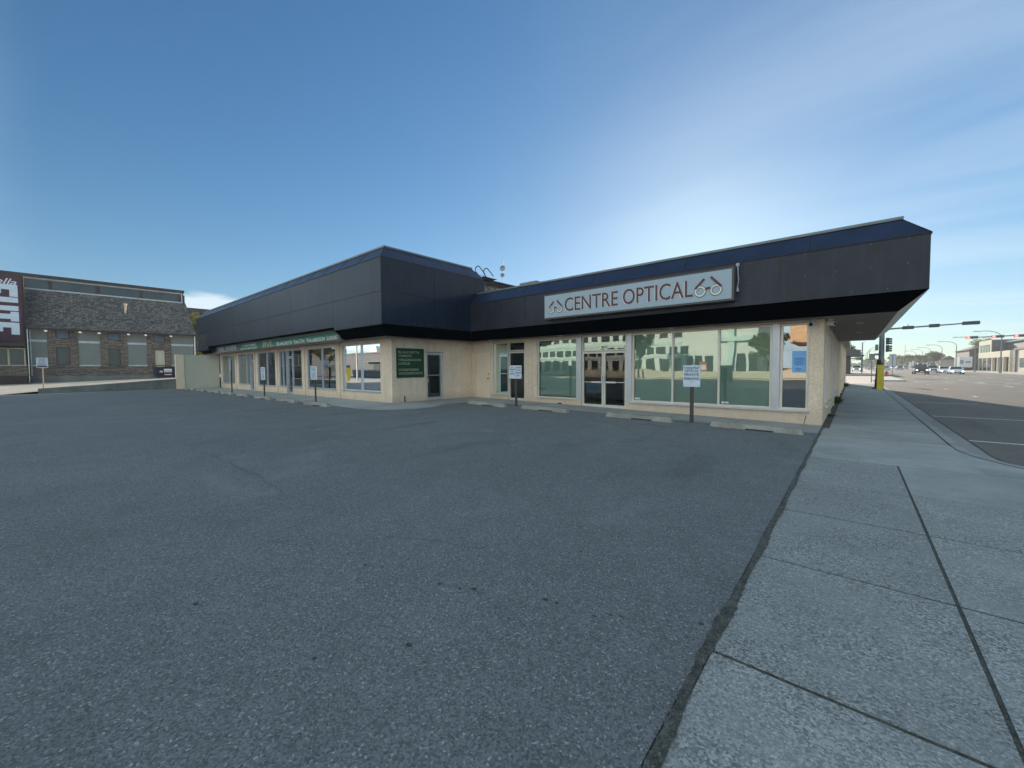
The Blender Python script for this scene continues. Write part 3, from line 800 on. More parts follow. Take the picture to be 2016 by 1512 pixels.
# ================================================================ THE SHOP BUILDING
B = thing('shop_building', 'single storey L-shaped cream stucco shop building with dark metal fascia', 'building', (-14.1, 13.5, 0))
mb = MB()
LWops = [(-18.20, -14.95, .62, 2.71), (-22.05, -18.84, .62, 2.71),
         (-24.04, -22.74, .62, 2.71), (-24.86, -24.04, .20, 2.71), (-25.95, -24.86, .62, 2.71),
         (-29.62, -26.56, .60, 2.71), (-31.14, -30.36, .20, 2.71), (-33.62, -31.14, .60, 2.71), (-37.6, -34.44, .60, 2.71)]
wall_open(mb, -38.1, XI, -0.1, 2.86, YL, YL + .22, LWops)
mb.build('left_wall', 'stucco', B)
mb = MB()
for (a, b) in ((-18.62, -18.40), (-22.50, -22.28), (-26.38, -26.16), (-30.24, -30.04), (-34.22, -34.02)): mb.box(a, b, YL - .05, YL - .002, .2, 2.84)
build_each(mb, 'pilaster', 'stucco', B)
mb = MB(); wall_open(mb, YL + .222, YR + .2, -0.1, 2.86, XI - .22, XI, [(10.78, 11.70, .22, 2.32)], 'Y')
mb.build('side_wall', 'stucco', B)
mb = MB()
RWops = [(-13.84, -12.90, .2, 2.36), (-12.70, -11.78, .40, 2.77), (-11.78, -10.82, .17, 2.77), (-10.17, -8.22, .36, 2.77), (-8.02, -6.18, .10, 2.81), (-5.98, -1.78, .38, 2.80), (-1.60, -0.93, .38, 2.80)]
wall_open(mb, XI + .002, -0.62, -0.12, 2.85, YR, YR + .22, RWops)
mb.build('front_wall', 'stucco', B)
mb = MB()
SWops = [(14.25, 16.9, .45, 2.7), (17.6, 20.2, .45, 2.7), (20.9, 23.5, .45, 2.7), (24.2, 26.1, .45, 2.7)]
wall_open(mb, YR + .222, 26.6, -0.12, 2.85, -0.84, -0.622, SWops, 'Y')
mb.build('street_wall', 'stucco', B)
mb = MB()
for y in (17.05, 20.35, 23.65): mb.box(-0.618, -0.58, y + .1, y + .4, -.1, 2.84)
build_each(mb, 'pilaster', 'stucco', B)
# rooms behind the glass
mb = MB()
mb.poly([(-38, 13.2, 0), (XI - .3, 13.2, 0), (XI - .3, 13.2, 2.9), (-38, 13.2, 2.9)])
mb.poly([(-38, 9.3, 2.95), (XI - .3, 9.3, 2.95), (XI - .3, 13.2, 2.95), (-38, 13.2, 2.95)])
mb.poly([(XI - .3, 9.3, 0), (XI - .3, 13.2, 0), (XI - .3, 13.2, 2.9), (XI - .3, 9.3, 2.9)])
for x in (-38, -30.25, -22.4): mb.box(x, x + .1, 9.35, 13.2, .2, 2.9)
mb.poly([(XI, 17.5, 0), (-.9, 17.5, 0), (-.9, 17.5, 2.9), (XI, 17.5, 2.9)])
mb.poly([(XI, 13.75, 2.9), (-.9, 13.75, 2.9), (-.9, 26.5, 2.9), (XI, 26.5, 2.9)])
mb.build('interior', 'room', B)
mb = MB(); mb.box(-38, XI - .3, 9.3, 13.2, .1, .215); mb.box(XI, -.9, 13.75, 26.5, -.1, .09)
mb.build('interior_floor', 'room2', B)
mb = MB(); mb.box(-7.2, -4.6, 15.4, 16.1, .09, 1.15); mb.box(-9.4, -8.2, 15.0, 16.8, .09, 1.6)
mb.box(-20.5, -18.9, 10.6, 11.4, .2, .95); mb.box(-17.5, -16.3, 11.6, 12.3, .2, 1.3); mb.box(-29, -27.4, 10.5, 11.3, .2, .95)
build_each(mb, 'furniture', 'wood', B)
# ---- roof masses
mb = MB(); mb.box(-39.5, -13.45, 8.45, 13.30, 3.46, 6.08); mb.build('left_roof', 'roof', B)
mb = MB(); mb.box(-13.44, .74, 12.9, 26.5, 2.97, 4.86); mb.build('right_roof', 'roof', B)
mb = MB(); mb.box(-39.2, -14.35, 13.305, 25, -.1, 5.85)
mb.build('rear_block', 'tanbrick', B)
mb = MB(); mb.box(-39.3, -14.22, 13.31, 25.1, 5.852, 6.02); mb.box(-39.3, -14.12, 13.31, 25.2, 6.022, 6.08)
mb.build('rear_parapet', 'brown', B)
# ---- fascia cladding panels
g = .006
FY = YL - OV; FX = XI + OV; RFY = YR - OV; SX = 1.20
mb = MB()
seams = [-13.02, -13.68, -16.70, -18.08, -21.15, -24.20, -27.30, -30.45, -33.65, -36.80, -39.85]
for i, (a, b) in enumerate(zip(seams, seams[1:])):
    mb.box(b + g, a - g, FY, FY + .04, 4.43 + g, 5.645)
    bot = 3.25 if i < 2 else 3.37
    if i == 9: bot = 3.12
    if i == 9: mb.box(b + g, a - g, FY + .05, FY + .09, bot, 4.43 - g)
    else: mb.box(b + g, a - g, FY, FY + .04, bot, 4.43 - g)
mb.build('left_fascia', 'fascia', B)
mb = MB()
for a, b in ((7.99, 10.42), (10.42, 13.32)):
    mb.box(FX - .04, FX, a + g, b - g, 4.43 + g, 5.645)
for a, b in ((7.99, 10.42), (10.42, 12.37)): mb.box(FX - .04, FX, a + g, b - g, 3.25, 4.43 - g)
mb.box(FX + .001, FX + .018, 10.40, 10.44, 3.25, 3.75)
mb.build('side_fascia', 'fascia', B)
mb = MB()
mb.box(-13.44, -13.03, 12.0, 12.41, 3.25, 4.43)
for a, b in ((FX - .04, -9.9), (-9.9, -5.2), (-5.2, -1.55), (-1.55, SX)):
    mb.box(a + g, b - g, RFY, RFY + .04, 3.25, 4.425)
mb.box(-1.59, -1.51, RFY - .012, RFY - .001, 3.25, 4.42)
mb.build('front_fascia', 'fascia2', B)
mb = MB()
for a, b in ((RFY + .05, 16), (16, 19.5), (19.5, 23), (23, 26.6)): mb.box(SX - .04, SX, a + g, b - g, 3.25, 4.425)
mb.build('street_fascia', 'fascia2', B)
mb = MB()   # dark backing seen in the seams
mb.box(-39.80, -13.07, FY + .042, FY + .30, 3.40, 5.62); mb.box(FX - .30, FX - .042, 8.3, 13.25, 3.3, 5.62)
mb.box(-13.0, 1.15, RFY + .042, RFY + .3, 3.3, 4.40); mb.box(SX - .3, SX - .042, RFY + .31, 26.55, 3.3, 4.4)
mb.build('fascia_backing', 'seal', B)
# dark drip edges
mb = MB()
mb.box(-39.85, -13.0, FY - .015, FY + .03, 5.646, 5.672); mb.box(FX - .03, FX + .015, FY + .031, 13.32, 5.646, 5.672)
mb.box(-13.0, SX + .015, RFY - .015, RFY + .03, 4.426, 4.452); mb.box(SX - .03, SX + .015, RFY + .031, 26.6, 4.426, 4.452)
mb.box(-16.7, -13.0, FY - .008, FY + .03, 3.225, 3.249)
mb.build('drip_edge', 'seal', B)
# screw heads and a few patched spots on the cladding
mb = MB(); rr = random.Random(8)
for z in (3.33, 3.85, 4.38):
    x = -8.0 if z < 3.4 else -2.2
    while x < 1.1: mb.cyl((x, RFY - .004, z), (x, RFY + .004, z), .010, .010, 6); x += rr.choice((.61, .61, 1.22))
for sx_ in seams[1:-1]:
    for k in range(7):
        z = 3.5 + k * .34
        for d_ in (-.035, .035): mb.cyl((sx_ + d_, FY - .003, z), (sx_ + d_, FY + .004, z), .009, .009, 6)
for k in range(46):
    y = rr.uniform(9.2, 11.6); z = 3.32 + abs(rr.gauss(0, .10)); q = rr.uniform(.006, .013)
    mb.cyl((FX - .004, y, z), (FX + .002, y, z), q, q, 5)
o_ = mb.build('rivets', 'pole', B); o_['kind'] = 'stuff'
# sloping mansard sheets
mb = MB(); zt, zb = 6.15, 5.673; r_ = .42
A = [(-39.85, FY, zb), (FX, FY, zb), (FX, 13.32, zb)]; Bq = [(-39.43, FY + r_, zt), (FX - r_, FY + r_, zt), (FX - r_, 12.90, zt)]
mb.poly([A[0], A[1], Bq[1], Bq[0]]); mb.poly([A[1], A[2], Bq[2], Bq[1]])
mb.poly([A[2], (-14.3, 13.32, zb), (-14.3, 12.90, zt), Bq[2]]); mb.poly([(-39.85, FY, zb), Bq[0], (-39.43, 13.3, zt), (-39.85, 13.3, zb)])
zt2, zb2 = 4.93, 4.453
C1 = [(FX - .3, RFY, zb2), (SX, RFY, zb2), (SX, 26.6, zb2)]; C2 = [(FX - .3, RFY + r_, zt2), (SX - .44, RFY + r_, zt2), (SX - .44, 26.6, zt2)]
mb.poly([C1[0], C1[1], C2[1], C2[0]]); mb.poly([C1[1], C1[2], C2[2], C2[1]])
mb.build('mansard', 'slope', B)
mb = MB()   # standing seams
def seam(p, q): mb.cyl(p, q, .012, .012, 4)
x = -14.6
while x > -39.5: seam((x, FY, zb + .002), (x, FY + r_, zt + .002)); x -= 1.53
for y in (9.45, 10.95, 12.3): seam((FX, y, zb), (FX - r_, y, zt))
seam(A[1], Bq[1]); seam(A[2], Bq[2]); seam(C1[1], C2[1])
for x in (-11.6, -10.1, -7.0, -3.9, -.9): seam((x, RFY, zb2 + .001), (x, RFY + r_, zt2 + .001))
for y in (15, 18, 21, 24): seam((SX, y, zb2), (SX - .44, y, zt2))
build_each(mb, 'mansard_seam', 'seal', B)
mb = MB()
mb.box(-39.5, FX - r_ + .03, FY + r_ - .03, FY + r_ + .09, zt, zt + .065); mb.box(FX - r_ - .09, FX - r_ + .03, FY + r_ + .091, 12.93, zt, zt + .065)
mb.box(-39.5, FX - r_ - .1, 12.84, 12.93, zt - .001, zt + .064)
mb.box(FX - .9, SX - .41, RFY + r_ - .03, RFY + r_ + .09, zt2, zt2 + .065); mb.box(SX - .5, SX - .41, RFY + r_ + .091, 26.6, zt2, zt2 + .065)
mb.build('roof_cap', 'cap', B)
# slanted undersides and flat soffits
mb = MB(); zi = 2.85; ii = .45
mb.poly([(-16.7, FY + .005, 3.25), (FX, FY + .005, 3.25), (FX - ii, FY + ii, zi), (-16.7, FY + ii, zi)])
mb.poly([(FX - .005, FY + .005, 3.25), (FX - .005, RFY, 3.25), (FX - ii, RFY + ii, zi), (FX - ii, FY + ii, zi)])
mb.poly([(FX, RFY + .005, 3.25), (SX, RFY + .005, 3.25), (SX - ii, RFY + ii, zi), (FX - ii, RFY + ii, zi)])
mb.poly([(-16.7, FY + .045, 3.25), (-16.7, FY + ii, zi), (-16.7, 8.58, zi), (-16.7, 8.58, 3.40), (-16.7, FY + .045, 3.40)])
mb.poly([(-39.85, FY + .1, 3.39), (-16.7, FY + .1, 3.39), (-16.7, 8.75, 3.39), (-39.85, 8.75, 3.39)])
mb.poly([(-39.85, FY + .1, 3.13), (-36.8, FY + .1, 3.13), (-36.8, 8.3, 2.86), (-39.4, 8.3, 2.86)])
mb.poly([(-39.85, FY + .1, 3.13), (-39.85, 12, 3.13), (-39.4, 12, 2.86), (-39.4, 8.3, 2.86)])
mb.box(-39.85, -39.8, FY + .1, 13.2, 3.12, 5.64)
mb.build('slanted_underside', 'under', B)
mb = MB()
mb.poly([(SX - .003, RFY + .005, 3.25), (SX - .003, 26.6, 3.25), (SX - ii, 26.6, zi), (SX - ii, RFY + ii, zi)])
mb.build('street_underside', 'edge', B)
mb = MB()
mb.box(-16.7, XI, FY + ii, YL - .002, zi + .003, zi + .05); mb.box(-39.4, -16.7, 8.3, YL - .002, zi + .003, zi + .05)
mb.box(XI + .001, FX - ii + .005, FY + ii, YR - .002, zi + .003, zi + .05); mb.box(FX - ii + .006, -.62, RFY + ii, YR - .002, zi + .003, zi + .05)
mb.build('front_soffit', 'soffit2', B)
mb = MB(); mb.box(-.619, SX - ii, RFY + ii, 26.6, zi + .003, zi + .05)
mb.build('street_soffit', 'soffit', B)
mb = MB()
for (x, y) in ((-12.4, 13.05), (-8.7, 13.1), (-4.5, 13.15), (.1, 15.5), (.1, 20.0)): mb.cyl((x, y, zi - .012), (x, y, zi + .002), .10, .10, 16)
build_each(mb, 'soffit_light', 'camwhite', B)

# ---- window and door units
def frame_rect(mb, x0, x1, z0, z1, y0, y1, t=.05, tb=None):
    tb = t if tb is None else tb
    mb.box(x0, x0 + t, y0, y1, z0, z1); mb.box(x1 - t, x1, y0, y1, z0, z1)
    mb.box(x0 + t, x1 - t, y0, y1, z1 - t, z1); mb.box(x0 + t, x1 - t, y0, y1, z0, z0 + tb)
def win(x0, x1, z0, z1, yw, muls=(), glass='glass', fr='alu', sill=True, blind=None, t=.05, parent=None, ret=False, dep=.05):
    mb = MB(); y0 = yw + dep; y1 = yw + dep + .07
    frame_rect(mb, x0, x1, z0, z1, y0, y1, t)
    for mx_ in muls: mb.box(mx_ - .03, mx_ + .03, y0 - .004, y1 - .002, z0 + t, z1 - t)
    if sill: mb.box(x0 - .03, x1 + .03, yw - .05, y0 - .001, z0 - .005, z0 + .035)
    f = mb.build('window', fr, parent or B)
    mb = MB(); mb.poly([(x0 + t, yw + dep + .045, z0 + t), (x1 - t, yw + dep + .045, z0 + t), (x1 - t, yw + dep + .045, z1 - t), (x0 + t, yw + dep + .045, z1 - t)])
    mb.build('pane', glass, f)
    if blind == 'h':
        mb = MB(); z = z0 + .08
        while z < z1 - .06:
            mb.poly([(x0 + .07, yw + .160, z - .016), (x1 - .07, yw + .160, z - .016), (x1 - .07, yw + .180, z + .016), (x0 + .07, yw + .180, z + .016)]); z += .036
        for k in range(1, 4):
            xx = x0 + (x1 - x0) * k / 4; mb.box(xx - .002, xx + .002, yw + .154, yw + .156, z0 + .06, z1 - .05)
        mb.build('blind', 'blind', f)
    if blind == 'v':
        mb = MB(); x = x0 + .06
        while x < x1 - .08:
            mb.poly([(x, yw + .22, z0 + .06), (x + .1, yw + .25, z0 + .06), (x + .1, yw + .25, z1 - .05), (x, yw + .22, z1 - .05)]); x += .098
        mb.build('blind', 'vblind', f)
    return f
# left wing
win(-18.20, -14.95, .62, 2.71, YL, (-16.57,), fr='alu2')
win(-22.05, -18.84, .62, 2.71, YL, (-20.31,), fr='alu2', dep=.004)
win(-24.04, -22.74, .62, 2.71, YL, (), fr='alu2', dep=.004)
win(-25.95, -24.86, .62, 2.71, YL, (-25.4,), fr='alu2', dep=.004)
win(-29.62, -26.56, .60, 2.71, YL, (-27.99,), fr='alu2', dep=.004)
win(-33.62, -31.14, .60, 2.71, YL, (-31.87,), fr='alu2', blind='v', dep=.004)
win(-37.60, -34.44, .60, 2.71, YL, (-35.93,), fr='alu2', blind='v', dep=.004)
def door(x0, x1, z0, z1, yw, trans=None, glass='glass_door', fr='alu', handle='l', rail=None, parent=None, pushbar=False, thick=.07):
    mb = MB(); ztop = trans if trans else z1
    y0 = yw + .05; y1 = yw + .12
    frame_rect(mb, x0, x1, z0, ztop, y0, y1, thick, .11)
    if rail: mb.box(x0 + thick, x1 - thick, y0 + .02, y1 - .02, rail - .012, rail + .012)
    d = mb.build('door', fr, B)
    mb = MB(); mb.poly([(x0 + thick, yw + .09, z0 + .11), (x1 - thick, yw + .09, z0 + .11), (x1 - thick, yw + .09, ztop - thick), (x0 + thick, yw + .09, ztop - thick)])
    mb.build('pane', glass, d)
    hx = x0 + .04 if handle == 'l' else x1 - .04
    mb = MB(); mb.box(hx - .025, hx + .025, y0 - .05, y0 - .005, z0 + .92, z0 + 1.2); mb.box(hx - .02, hx + .02, y0 - .02, y0 + .001, z0 + .8, z0 + .85)
    mb.build('handle', 'alu2', d)
    if trans:
        win(x0, x1, trans + .02, z1, yw, (), glass=glass, fr=fr, sill=False)
    return d
door(-24.85, -24.05, .215, 2.71, YL, 2.3, fr='alu2', handle='l', glass='glass')
door(-31.13, -30.37, .215, 2.71, YL, 2.2, fr='alu2', handle='l', glass='glass')
# right shop
win(-12.69, -11.80, .40, 2.76, YR, (), glass='glass_green', fr='alu')
mb = MB(); mb.poly([(-12.7, 13.70, .2), (-11.7, 13.70, .2), (-11.7, 13.70, 2.8), (-12.7, 13.70, 2.8)]); mb.build('teal_screen', 'greenfilm', B)
door(-11.77, -10.83, .17, 2.76, YR, 2.33, fr='alu', handle='l')
mb = MB(); mb.box(-11.70, -10.90, YR + .10, YR + .11, .28, 2.25); mb.box(-11.71, -10.89, YR + .105, YR + .115, 2.40, 2.71); mb.build('black_screen', 'black', B)
win(-10.16, -8.23, .36, 2.76, YR, (), glass='glass_green', blind='h')
mb = MB(); mb.box(-8.22, -8.03, YR - .012, YR + .1, .33, 2.80); mb.box(-6.17, -5.99, YR - .012, YR + .1, .36, 2.80); mb.box(-1.775, -1.605, YR - .012, YR + .1, .36, 2.80)
build_each(mb, 'frame_post', 'alu2', B)
dl = door(-8.01, -7.105, .10, 2.20, YR, None, handle='r', rail=1.05)
dr_ = door(-7.095, -6.19, .10, 2.20, YR, None, handle='l', rail=1.05)
win(-8.01, -6.19, 2.215, 2.81, YR, (), glass='glass_green', sill=False)
for d_, a, b in ((dl, -7.60, -7.18), (dr_, -7.02, -6.60)):
    mb = MB(); mb.box(a, b, YR + .02, YR + .045, 1.02, 1.08); mb.build('push_bar', 'alu', d_)
win(-5.98, -1.785, .38, 2.79, YR, (-4.58, -3.18), glass='glass_green', blind='h', t=.06)
win(-1.595, -.935, .38, 2.79, YR, (), glass='glass', t=.06)
mb = MB(); mb.box(-6.02, -.90, YR - .06, YR - .001, .335, .373); mb.build('sill_strip', 'alu2', B)
# street-side windows
def win_y(y0, y1, z0, z1, xw, parent=None, glass='glass', fr='alu'):
    mb = MB(); a = xw - .05; b = xw + .015; t = .05
    mb.box(a, b, y0, y0 + t, z0, z1); mb.box(a, b, y1 - t, y1, z0, z1); mb.box(a, b, y0 + t, y1 - t, z1 - t, z1); mb.box(a, b, y0 + t, y1 - t, z0, z0 + t)
    mb.box(a + .002, b + .004, (y0 + y1) / 2 - .03, (y0 + y1) / 2 + .03, z0 + t, z1 - t)
    mb.box(b + .001, xw + .09, y0 - .03, y1 + .03, z0 - .02, z0 + .03)
    f = mb.build('window', fr, parent or B)
    mb = MB(); mb.poly([(xw - .01, y0 + t, z0 + t), (xw - .01, y1 - t, z0 + t), (xw - .01, y1 - t, z1 - t), (xw - .01, y0 + t, z1 - t)]); mb.build('pane', glass, f)
for (a, b, c, d) in SWops: win_y(a, b, c, d, -.622)
# glazed side door in the inner wall
mb = MB(); a, b = XI - .13, XI - .03
y0, y1, z0, z1 = 10.79, 11.69, .225, 2.31
for (p, q, r, s) in ((y0, y0 + .07, z0, z1), (y1 - .10, y1, z0, z1), (y0 + .07, y1 - .10, z1 - .10, z1), (y0 + .07, y1 - .10, z0, z0 + .13), (y0 + .07, y1 - .10, 1.30, 1.325)): mb.box(a, b, p, q, r, s)
mb.box(XI - .02, XI + .05, y0 - .05, y1 + .05, z1 + .01, z1 + .06)
d = mb.build('side_door', 'alu2', B)
mb = MB(); mb.poly([(XI - .08, y0 + .07, z0 + .13), (XI - .08, y1 - .1, z0 + .13), (XI - .08, y1 - .1, z1 - .1), (XI - .08, y0 + .07, z1 - .1)]); mb.build('pane', 'glass_door', d)
mb = MB(); mb.box(XI - .02, XI + .04, y0 + .015, y0 + .06, .98, 1.22); mb.build('handle', 'alu2', d)
mb = MB(); mb.poly([(-15.6, 9.4, .2), (-15.6, 13.1, .2), (-15.6, 13.1, 2.9), (-15.6, 9.4, 2.9)]); mb.build('lobby_wall', 'room', B)
# cream slab door
mb = MB(); mb.box(-13.83, -12.91, YR + .015, YR + .06, .21, 2.35); d = mb.build('slab_door', 'cream', B)
mb = MB(); mb.sphere((-13.0, YR - .03, 1.13), .032); mb.cyl((-13.0, YR - .03, 1.13), (-13.0, YR + .014, 1.13), .016); mb.cyl((-13.0, YR - .012, 1.33), (-13.0, YR + .014, 1.33), .022)
mb.build('knob', 'lens', d)
# small wall fittings
mb = MB(); mb.box(XI + .001, XI + .03, 9.62, 9.66, .24, .48); mb.box(-9.05, -8.93, 13.40, 13.499, .15, .19)
mb.tube([(-1.02, 13.49, .02), (-.99, 13.485, .14), (-.97, 13.49, .26)], .006, 5)
mb.build('wall_fittings', 'post', B)
# posters and notices stuck in the glass
mb = MB(); mb.box(-7.86, -7.22, YR + .098, YR + .101, .62, 1.00); p_ = mb.build('poster', 'poster', B)
mb = MB(); put_text(mb, 'TAKUMI', (-7.76, YR + .095, .76), (1, 0, 0), (0, 0, 1), .44, .13, depth=.002); mb.build('lettering', 'ink', p_)
mb = MB(); put_text(mb, '803', (-7.2, YR + .09, 2.30), (1, 0, 0), (0, 0, 1), .22, .11, depth=.002); mb.build('door_number', 'ink', B)
mb = MB(); mb.box(-1.32, -1.0, YR + .090, YR + .093, 1.42, 2.02); p_ = mb.build('notice', 'notice', B)
mb = MB(); lines_text(mb, (-1.28, YR + .088, 1.62), (1, 0, 0), (0, 0, 1), .25, .22, 5, 5, .4); lines_text(mb, (-1.24, YR + .088, 1.47), (1, 0, 0), (0, 0, 1), .15, .08, 2, 6, .4); mb.build('print', 'ink', p_)
mb = MB()
for x in (-5.9, -3.10): mb.cyl((x + .04, YR + .087, .50), (x + .04, YR + .090, .50), .04, .04, 14); mb.box(x + .09, x + .20, YR + .087, YR + .090, .47, .53)
mb.build('sticker', 'camwhite', B)

# ================================================================ SIGNS
def glasses(mw, mr, cx, cz, y, s, flip=1):
    """two white rings, maroon bridge and temples; s = overall width"""
    r = s * .20
    for k in (-1, 1):
        c = (cx + k * s * .275 , y, cz)
        mw.ring(c, (0, -1, 0), r * .66, r, .012)
    mr.extr([(cx - s * .12, y - .02, cz + r * .1), (cx - s * .06, y - .02, cz + r * .62), (cx + s * .06, y - .02, cz + r * .72), (cx + s * .12, y - .02, cz + r * .2), (cx + s * .05, y - .02, cz + r * .38), (cx - s * .05, y - .02, cz + r * .30)], (0, .012, 0))
    for k in (-1, 1):
        a = Vector((cx + k * (s * .275 + r * .9), y - .012, cz + r * .55)); b = Vector((cx + (-.13 if k < 0 else .10) * s, y - .012, cz + s * (.46 if k < 0 else .50)))
        dirv = (b - a).normalized(); nrm = Vector((-dirv.z, 0, dirv.x)) * s * .042
        mr.extr([a + nrm, b + nrm, b - nrm, a - nrm], (0, .008, 0))
G = thing('shop_sign', 'long grey-blue box sign with maroon CENTRE OPTICAL lettering on the right fascia', 'sign', (-5.65, 12.42, 3.39))
mb = MB(); mb.box(-8.79, -2.50, 12.12, 12.415, 3.39, 4.28)
mb.build('frame', 'sign_frame', G)
mb = MB(); mb.box(-8.74, -2.55, 12.105, 12.119, 3.44, 4.235); mb.build('face', 'sign_grey', G)
mw = MB(); mr = MB(); mk = MB()
put_text(mr, 'CENTRE', (-7.86, 12.095, 3.60), (1, 0, 0), (0, 0, 1), 2.02, .47, depth=.012, bold=.0)
put_text(mr, 'OPTICAL', (-5.66, 12.095, 3.60), (1, 0, 0), (0, 0, 1), 2.12, .48, depth=.012, bold=.0)
put_text(mw, 'CENTRE', (-7.885, 12.102, 3.580), (1, 0, 0), (0, 0, 1), 2.02, .47, depth=.003, bold=.004)
put_text(mw, 'OPTICAL', (-5.685, 12.102, 3.580), (1, 0, 0), (0, 0, 1), 2.12, .48, depth=.003, bold=.004)
for (cx, s) in ((-8.25, .62), (-3.14, .74)):
    glasses(mw, mr, cx, 3.72, 12.100, s)
    for k in (-1, 1):
        r = s * .20; mk.ring((cx + k * s * .275, 12.101, 3.72), (0, -1, 0), r * 1.0, r * 1.09, .004); mk.ring((cx + k * s * .275, 12.101, 3.72), (0, -1, 0), r * .60, r * .66, .004)
mr.build('lettering', 'maroon', G); mw.build('letter_edging', 'offwhite', G); build_each(mk, 'ring_outline', 'lens', G)
mb = MB(); mb.tube([(-2.46, 12.38, 4.40), (-2.46, 12.38, 4.12), (-2.44, 12.38, 3.95), (-2.47, 12.38, 3.75)], .022, 8); mb.box(-2.50, -2.42, 12.34, 12.415, 4.33, 4.41); mb.cyl((-2.46, 12.36, 3.64), (-2.46, 12.36, 3.76), .05, .03, 10)
mb.build('conduit', 'post2', G)

G = thing('wall_sign', 'square dark green sign with faded gold names beside the glazed side door', 'sign', (XI, 9.95, 1.24))
mb = MB(); mb.box(XI + .002, XI + .035, 9.27, 10.63, 1.24, 2.45); mb.build('board', 'sign_dgreen', G)
mb = MB()
for s, w_, z in (('BLANCHETTE', 1.02, 2.235), ('VANDYK', .66, 2.085), ('VALGARDSON', 1.10, 1.925), ('LOGUE', .55, 1.77), ('CHARTERED', .98, 1.515), ('ACCOUNTANTS', 1.16, 1.365)):
    put_text(mb, s, (XI + .042, 9.36, z), (0, 1, 0), (0, 0, 1), w_, .098, depth=.006, bold=.012)
mb.build('lettering', 'gold', G)

SG = 8.60
G = thing('banner_sign', 'long green accountants sign under the left fascia', 'sign', (-24.7, SG, 2.86))
mb = MB(); mb.box(-31.93, -17.55, SG + .012, SG + .14, 2.85, 3.44); mb.build('frame', 'alu', G)
mb = MB(); mb.box(-31.88, -17.60, SG, SG + .010, 2.885, 3.29); mb.build('face', 'sign_green', G)
mb = MB(); mb.box(-31.88, -17.60, SG + .001, SG + .010, 3.295, 3.42); mb.build('top_band', 'silverband', G)
mb = MB()
kw = dict(depth=.008, bold=.018, caps=.80)
put_text(mb, 'Chartered', (-30.95, SG - .006, 3.12), (1, 0, 0), (0, 0, 1), 2.75, .17, **kw)
put_text(mb, 'Accountants', (-31.30, SG - .006, 2.91), (1, 0, 0), (0, 0, 1), 3.25, .17, **kw)
put_text(mb, 'Blanchette', (-24.85, SG - .006, 2.96), (1, 0, 0), (0, 0, 1), 2.15, .21, **kw)
put_text(mb, 'Van Dyk', (-22.50, SG - .006, 2.96), (1, 0, 0), (0, 0, 1), 1.42, .21, **kw)
put_text(mb, 'Valgardson', (-20.90, SG - .006, 2.96), (1, 0, 0), (0, 0, 1), 2.02, .21, **kw)
put_text(mb, 'Logue', (-18.68, SG - .006, 2.96), (1, 0, 0), (0, 0, 1), 1.0, .21, **kw)
mb.build('lettering', 'brightwhite', G)
mb = MB()
put_text(mb, 'B', (-27.05, SG - .006, 2.97), (1, 0, 0), (0, 0, 1), .52, .32, depth=.008, bold=.01)
put_text(mb, 'V', (-26.52, SG - .006, 2.89), (1, 0, 0), (0, 0, 1), .62, .36, depth=.010, bold=.01)
put_text(mb, 'L', (-25.85, SG - .006, 2.97), (1, 0, 0), (0, 0, 1), .52, .32, depth=.008, bold=.01)
for x in (-27.12, -25.92): mb.box(x, x + .22, SG - .010, SG - .002, 3.28, 3.295); mb.box(x, x + .2, SG - .010, SG - .002, 2.955, 2.97)
for x in (-26.60, -26.05): mb.box(x, x + .24, SG - .012, SG - .002, 3.245, 3.262)
mb.build('emblem', 'offwhite', G)

G = thing('constituency_sign', 'slate grey sign with white name lettering left of the green sign', 'sign', (-35.3, SG, 2.86))
mb = MB(); mb.box(-38.6, -31.99, SG + .012, SG + .14, 2.85, 3.44); mb.build('frame', 'alu', G)
mb = MB(); mb.box(-38.55, -32.04, SG, SG + .010, 2.885, 3.42); mb.build('face', 'sign_slate', G)
mb = MB()
put_text(mb, 'RACHAEL', (-37.75, SG - .006, 3.06), (1, 0, 0), (0, 0, 1), 2.75, .27, depth=.008, bold=.012)
put_text(mb, 'THOMAS', (-34.75, SG - .006, 3.06), (1, 0, 0), (0, 0, 1), 2.55, .27, depth=.008, bold=.012)
put_text(mb, 'MEMBER OF PARLIAMENT FOR LETHBRIDGE', (-37.75, SG - .006, 2.93), (1, 0, 0), (0, 0, 1), 5.5, .085, depth=.006, bold=.01)
for (x, z, h) in ((-38.35, 2.98, .33), (-38.20, 3.02, .18), (-38.05, 3.05, .12)): mb.box(x, x + .05, SG - .008, SG - .001, z, z + h)
mb.build('lettering', 'white', G)

